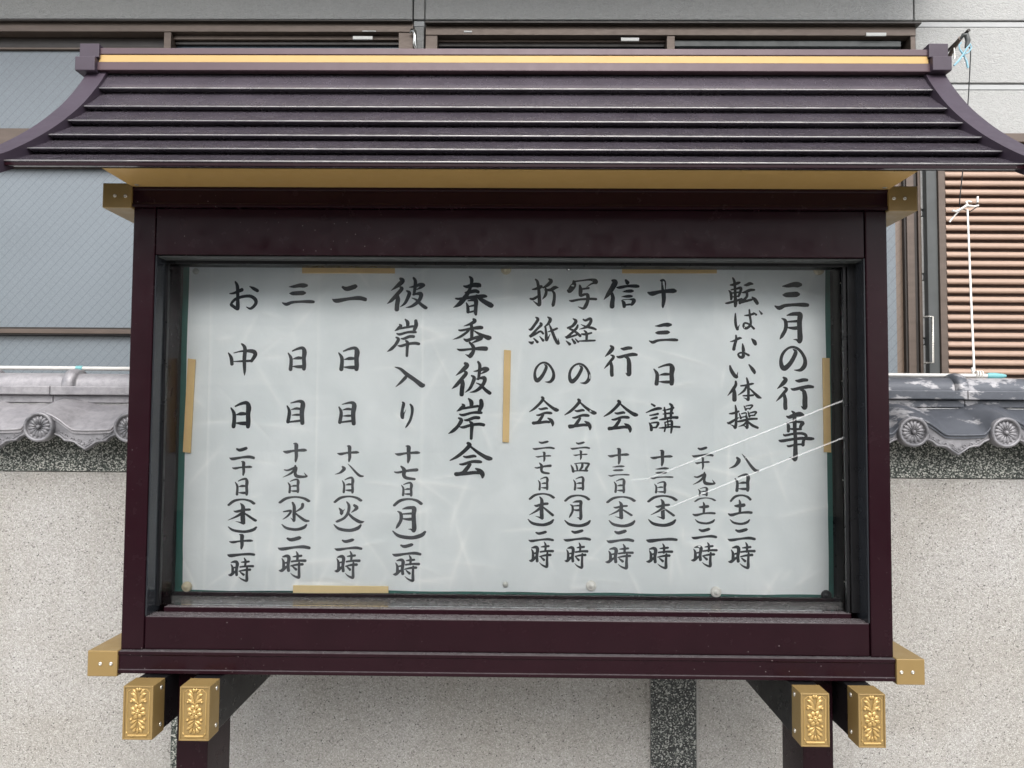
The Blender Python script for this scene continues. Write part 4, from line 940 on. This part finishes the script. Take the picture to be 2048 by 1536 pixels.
cols_r = [
 ('三月の行事', "三 1549,563,1619,620|月 1559,624,1606,688|の 1558,692,1614,744|行 1552,753,1628,820|事 1556,821,1628,923", 'ink_black'),
 ('転ばない体操', "転 1449,555,1517,615.5|ば 1468,618,1526,660.5|な 1460,669.5,1513.5,718|い 1458,727.5,1512,757.6|体 1454,755,1522.6,804|操 1453,808,1518,859", 'ink_black'),
 ('八日(土)二時', "八 1456.7,908,1519,945|日 1468,947,1500,984|( 1459,988.6,1503,1004|土 1455,998.6,1505,1033|) 1459,1038,1500,1050|二 1455,1056.6,1512,1083|時 1456,1084,1511.5,1139", 'ink_grey'),
 ('二十九日(土)二時', "二 1383,893,1427,915|十 1389,913,1419,939|九 1385.5,943,1431,971|日 1395,973,1417,992|( 1388,994.6,1432,1004|土 1384.6,1004,1431,1032.5|) 1389.5,1038,1430,1049|二 1383,1055,1435,1079.5|時 1381,1083.5,1435,1134.5", 'ink_grey'),
 ('十三日講', "十 1294,557.6,1353.5,617|三 1297,645.5,1356,688|日 1306.5,727,1349.5,772|講 1291,806,1361,867", 'ink_black'),
 ('十三日(木)一時', "十 1300,899,1345,933|三 1300,935,1347,959|日 1308.6,962,1332.5,987.5|( 1294,990,1355.4,1005|木 1301,998,1350.5,1039.6|) 1296,1038,1352.6,1054|一 1292,1075.4,1355.4,1085.6|時 1291.6,1086,1346.6,1138.7", 'ink_grey'),
 ('信行会', "信 1207.6,558,1279,617|行 1207,689.5,1276,754|会 1207.6,799.4,1276,865", 'ink_black'),
 ('十三日(木)二時', "十 1214.6,895.5,1258,929.6|三 1215.5,931,1258.7,953|日 1227,955.6,1251.7,986|( 1212,992,1272,1006.5|木 1217,1001.6,1266,1038|) 1217,1040,1271,1055|二 1213.4,1059,1269,1086.5|時 1210.8,1087,1267.5,1138.7", 'ink_pale'),
 ('写経の会', "写 1134,558,1196,618.8|経 1129,634,1193,692|の 1136,726,1182,769|会 1129,796,1194,860.6", 'ink_black'),
 ('二十四日(月)二時', "二 1140.8,882.4,1180.4,900|十 1146,901,1175,920.7|四 1141,924,1180,945|日 1146.6,952.6,1169.8,981.6|( 1128,989,1180.4,1003.4|月 1137,1000,1165.4,1040.8|) 1128.4,1039.5,1181.8,1054.5|二 1127.5,1059,1182.6,1083.6|時 1128.4,1085,1177,1137", 'ink_grey'),
 ('折紙の会', "折 1058.8,556.4,1118,613.9|紙 1057,632.8,1120.3,690.6|の 1066.7,723,1110.7,766.6|会 1058,792.6,1118.3,853.6", 'ink_black'),
 ('二十七日(木)二時', "二 1065,881.3,1110,899.7|十 1071.4,902.5,1103,923.4|七 1068.6,925,1103,948.8|日 1076,953,1098,980.7|( 1057,985.8,1110,999.8|木 1058.8,993,1107.8,1040|) 1055,1037.7,1108.4,1052.8|二 1057,1061.8,1108.4,1084.7|時 1057,1083.6,1108,1137", 'ink_grey')]
cols_l = [
 ('春季彼岸会', "春 906.5,552.6,987.7,632|季 905.8,635.7,983.4,717|彼 903.3,722,984,793.4|岸 895.7,796,971.3,879.6|会 899.3,884,985,957", 'ink_black'),
 ('彼岸入り', "彼 773.6,553.9,856,623|岸 774,637.8,840,714|入 789,734,850,776|り 801,803,827.7,855.5", 'ink_grey'),
 ('十七日(月)二時', "十 789,890.7,840,927.8|七 788,931.7,837,961|日 801.8,963,826.9,993|( 785.5,996,846,1013|月 791.5,1011.6,833,1065|) 784.3,1061,852.8,1079|二 784.6,1086,843.5,1113|時 785.8,1110,839.8,1163.6", 'ink_pale'),
 ('二日目', "二 664,568.8,734,606.4|日 676.7,693.3,720,743|目 675.6,802.6,713.7,851.3", 'ink_grey'),
 ('十八日(火)二時', "十 674,890,718.3,924.7|八 670.5,928,727.5,955|日 684,952.4,709,986.6|( 667,991,725,1006|火 671,1002.4,728.5,1046.8|) 667,1048,723.6,1064|二 669,1076.6,725,1102|時 668.5,1101.8,721,1157.5", 'ink_pale'),
 ('三日目', "三 563.9,566.5,630.3,612.3|日 575.8,693,614,741.8|目 572.7,800,611,850.4", 'ink_grey'),
 ('十九日(水)二時', "十 565.4,884.6,613.6,924.7|九 565.4,929,615.6,956|日 575,957.3,600,986.6|( 557,992,621.4,1007|水 566,1003.4,620,1044.4|) 562.9,1047.7,615,1061.8|二 555,1071.8,621,1101.4|時 558,1101.4,613.6,1157", 'ink_pale'),
 ('お中日', "お 458.4,562,518,621.3|中 456.6,685.5,515.7,751|日 460.6,801.4,503,856.8", 'ink_black'),
 ('二十日(木)十一時', "二 458.6,893.6,510,920.8|十 464,921.8,505,952.3|日 470,955,497.6,991.4|( 454.6,997,511.3,1012|木 456,1006,514.7,1049.5|) 455.8,1052.6,514.7,1066|十 457.6,1067.7,506,1099.6|一 454.6,1105.4,511,1114.7|時 455.6,1114.5,508,1164.5", 'ink_grey')]
for t, s, m_ in cols_r: write('brush column reading ' + t, b(s), m_, sr)
for t, s, m_ in cols_l: write('brush column reading ' + t, b(s), m_, sl)

# magnets and magnetic bars holding the sheets
MY = PY - .0022
def magbar(pts, mat, label):
    P_ = [at(x, y, MY) for x, y in pts]
    o = MB().prism_y([(p.x, p.z) for p in P_], MY - .005, MY).make('magnetic_bar', mat, None, .0008)
    tag(o, label, 'magnet bar', 'magnetic bars holding the sheets')
magbar(((605, 547), (790, 547), (790, 533.5), (605, 531.5)), 'tan_bar', 'tan magnetic bar along the top edge of the left sheet')
magbar(((1244, 547), (1433, 547), (1433, 535), (1244, 534)), 'tan_bar', 'tan magnetic bar along the top edge of the right sheet')
magbar(((367, 904), (382, 906), (392, 719), (377, 717)), 'tan_bar', 'upright tan magnetic bar on the left edge of the left sheet')
magbar(((1005, 884), (1018, 885), (1022, 701), (1008, 700)), 'tan_bar', 'upright tan magnetic bar over the join between the two sheets')
magbar(((1647, 904), (1661, 905), (1658, 716.5), (1644, 716)), 'tan_bar', 'upright tan magnetic bar on the right edge of the right sheet')
magbar(((587, 1186), (777, 1185.5), (777, 1172), (587, 1170)), 'cream_bar', 'pale cream magnetic bar along the bottom edge of the left sheet')
def magnet(px, py, r, mat, label, knob=True):
    q = at(px, py, MY); k = r / 1538 * MY
    o = MB().lathe_y(q.x, q.y, q.z, [(k, 0), (k, -.004), (k*.9, -.0065), (k*.62, -.0072), (k*.52, -.0068), (k*.46, -.010), (.0004, -.0106)] if knob else [(k, 0), (k, -.003), (k*.75, -.0055), (.0004, -.0062)], 24).make('magnet', mat)
    tag(o, label, 'magnet', 'round magnets on the sheets')
magnet(392, 542.5, 6.2, 'magnet_grey', 'small grey round magnet at the top left corner of the left sheet', False)
magnet(1012, 539, 10.5, 'magnet_cream', 'cream round magnet at the top of the join between the sheets')
magnet(1137, 538, 5.2, 'chrome', 'tiny silver magnet at the top of the right sheet above 写', False)
magnet(1637, 540, 10.5, 'magnet_cream', 'cream round magnet at the top right corner of the right sheet')
magnet(374.5, 1173, 10, 'magnet_cream', 'beige round magnet at the bottom left corner of the left sheet')
magnet(1011, 1168.5, 5.6, 'magnet_grey', 'small grey magnet at the bottom of the join between the sheets', False)
magnet(1182, 1171, 10.3, 'white_plastic', 'white round magnet on the bottom edge near the middle of the right sheet')
magnet(1431.5, 1183.5, 10.5, 'white_plastic', 'white round magnet near the bottom right corner, left of the black magnet')
magnet(1652, 1190, 10, 'magnet_black', 'black round magnet at the bottom right corner of the right sheet')

# ------------------------------------------------------------------ laundry pole, cord, pegs and brackets
pyY = WY + .115
pz = lambda px, py: at(px, py, pyY)
p0, p1 = pz(-250, 733.5), pz(1992, 752)
lp = MB().tube([p0, p1], 0.0068, 12).make('laundry_pole', 'pole_white')
tag(lp, 'long white laundry pole lying on the wall coping below the windows', 'pole')
q0, q1 = pz(153, 737), pz(166, 737.5)
MB().tube([p0 + (p1-p0)*((q0.x-p0.x)/(p1.x-p0.x)), p0 + (p1-p0)*((q1.x-p0.x)/(p1.x-p0.x))], 0.0086, 12).make('tape_band', 'teal_plastic', lp)
e0, e1 = p0 + (p1-p0)*.992, p1 + (p1-p0)*.0085
MB().tube([e0, e0 + (e1-e0)*.15, e0 + (e1-e0)*.45, e0 + (e1-e0)*.8, e1], [.0085, .0105, .0100, .0075, .0050], 12).make('end_cap', 'teal_plastic', lp)
# bracket reaching out from the house wall
A = lambda px, py, Y: at(px, py, Y)
br = empty('pole_bracket', A(1895, 128, HY - .02), 'dark brown folding pole bracket on the house wall above the roof end, right side', 'bracket')
MB().tube([A(1872, 125, HY - .01), A(1894, 103, 3.08), A(1938, 60, 2.93)], 0.0065, 6).make('arm', 'brown_dark', br)
MB().tube([A(1899, 112, 3.05), A(1908, 95, 3.0), A(1921, 76, 2.95)], 0.009, 6).make('brace', 'brown_alu', br)
MB().tube([A(1921, 78, 2.94), A(1926, 70, 2.93), A(1933, 70, 2.93), A(1936, 82, 2.93), A(1932, 95, 2.93)], [.005, .008, .010, .010, .006], 8).make('hook', 'grey_alu', br)
MB().tube([A(1908, 96, 2.96), A(1909.5, 112, 2.96), A(1909, 118, 2.96)], 0.003, 6).make('pin', 'screw_steel', br)
# hanging hook wire
hy = 2.90
wr = MB().tube([A(1936, 92, hy), A(1941, 98, hy), A(1941, 115, hy), A(1937, 192, hy), A(1926, 337, hy), A(1920, 392, hy), A(1919, 408, hy), A(1923, 417, hy), A(1940, 423, hy), A(1952, 415, hy), A(1955, 404, hy)], 0.0022, 8)
hw = wr.make('hook_wire', 'dark_metal'); tag(hw, 'long thin black hook wire hanging from the pole bracket in front of the shutter', 'hook')
MB().tube([A(1955, 405, hy), A(1955, 398, hy), A(1955.5, 393, hy)], [.0034, .0045, .0036], 8).make('rubber_tip', 'white_plastic', hw)
# pegs
def peg(pts1, pts2, Y, mat, label, rr):
    e = empty('clothes_peg', A(*pts1[len(pts1)//2][:2], Y), label, 'clothes peg')
    for k, pts in enumerate((pts1, pts2)):
        MB().tube([A(x, y, Y + .006*(k*2-1)) for x, y, w in pts], [w*.62/1538*Y for x, y, w in pts], 8).make('jaw', mat, e)
    return e
pg = peg([(1908, 131, 3.2), (1917, 122, 3.4), (1927, 108, 3.2), (1934, 96, 2.8), (1941, 88, 2.3), (1943, 95, 2.2), (1938, 104, 2.0), (1930, 108, 2)],
         [(1936, 136, 3.6), (1933, 122, 3.6), (1926, 108, 3.2), (1919, 98, 2.5), (1918, 90, 2.2), (1923, 85, 2.0)], 2.88, 'blue_plastic', 'light blue plastic clothes peg hanging on the pole bracket at upper right', 1)
cxp = A(1925, 122, 2.88)
MB().tube([(cxp.x + .011*math.cos(t), cxp.y - .004, cxp.z + .011*math.sin(t)) for t in [i*.5 for i in range(12)]], 0.0009, 6, caps=True).make('spring', 'chrome', pg)
peg([(1905, 421, 4), (1912, 423, 3), (1925, 416, 3.4), (1935, 409, 4), (1932, 403, 3), (1938, 402.5, 2.6), (1943, 404, 2.4)],
    [(1899, 444, 3), (1907, 434, 2.2), (1920, 420, 3), (1935, 411, 4), (1948, 413, 3.2), (1957, 411, 3)], 2.885, 'white_plastic', 'white plastic peg clipped to the hook wire in front of the louvres', 1)
cd = MB().tube([A(1935, 420, 2.88), A(1939, 520, 2.78), A(1943, 620, 2.64), A(1948, 735, 2.47), A(1948, 752, 2.46)], .0034, 8).make('hanging_rod', 'white_plastic')
tag(cd, 'slim white rod standing between the laundry pole and the white peg', 'rod')
co = MB()
for k, pxx in enumerate((1952, 1957, 1962)):
    c_ = pz(pxx, 749.5); co.tube([(c_.x + .002*math.sin(t), c_.y + .0115*math.cos(t), c_.z + .0115*math.sin(t)) for t in [i*2*math.pi/14 for i in range(14)]], .0022, 6, closed=True)
co.tube([pz(1944, 735), pz(1944, 741), pz(1948, 750), pz(1952, 752)], .0028, 6)
cc = co.make('pole_clip', 'white_plastic'); tag(cc, 'white coil clip wound round the laundry pole at the foot of the rod', 'clip')
# chrome hook between the two windows
hk = MB().tube([A(820, 66, HY - .04), A(824, 61, HY - .05), A(829, 63, HY - .055), A(829.5, 75, HY - .055), A(829, 88, HY - .055), A(832, 97, HY - .05)], [.004, .0085, .0095, .0085, .0085, .005], 10).make('wall_hook', 'chrome')
tag(hk, 'shiny metal hook on the frame gap between the two windows above the ridge', 'hook')

# ------------------------------------------------------------------ street behind the camera (seen only as reflections)
oh = empty('opposite_house', (0, -9, 0), 'plain beige two storey house across the street behind the camera, seen only as reflection', 'house')
MB().box(-7, 5.5, -13, -9, 0, 4.6).make('wall', 'stucco_far', oh)
MB().prism_x([(-8.4, 4.55), (-11, 5.9), (-13.6, 4.55)][::-1], -7.5, 6).make('roof', 'roof_far', oh)
for xx in (-5.5, -2.0, 1.5):
    for z_ in (1.0, 3.1): MB().box(xx, xx + 1.7, -9.02, -8.97, z_, z_ + 1.1).make('window', 'glass_far', oh)
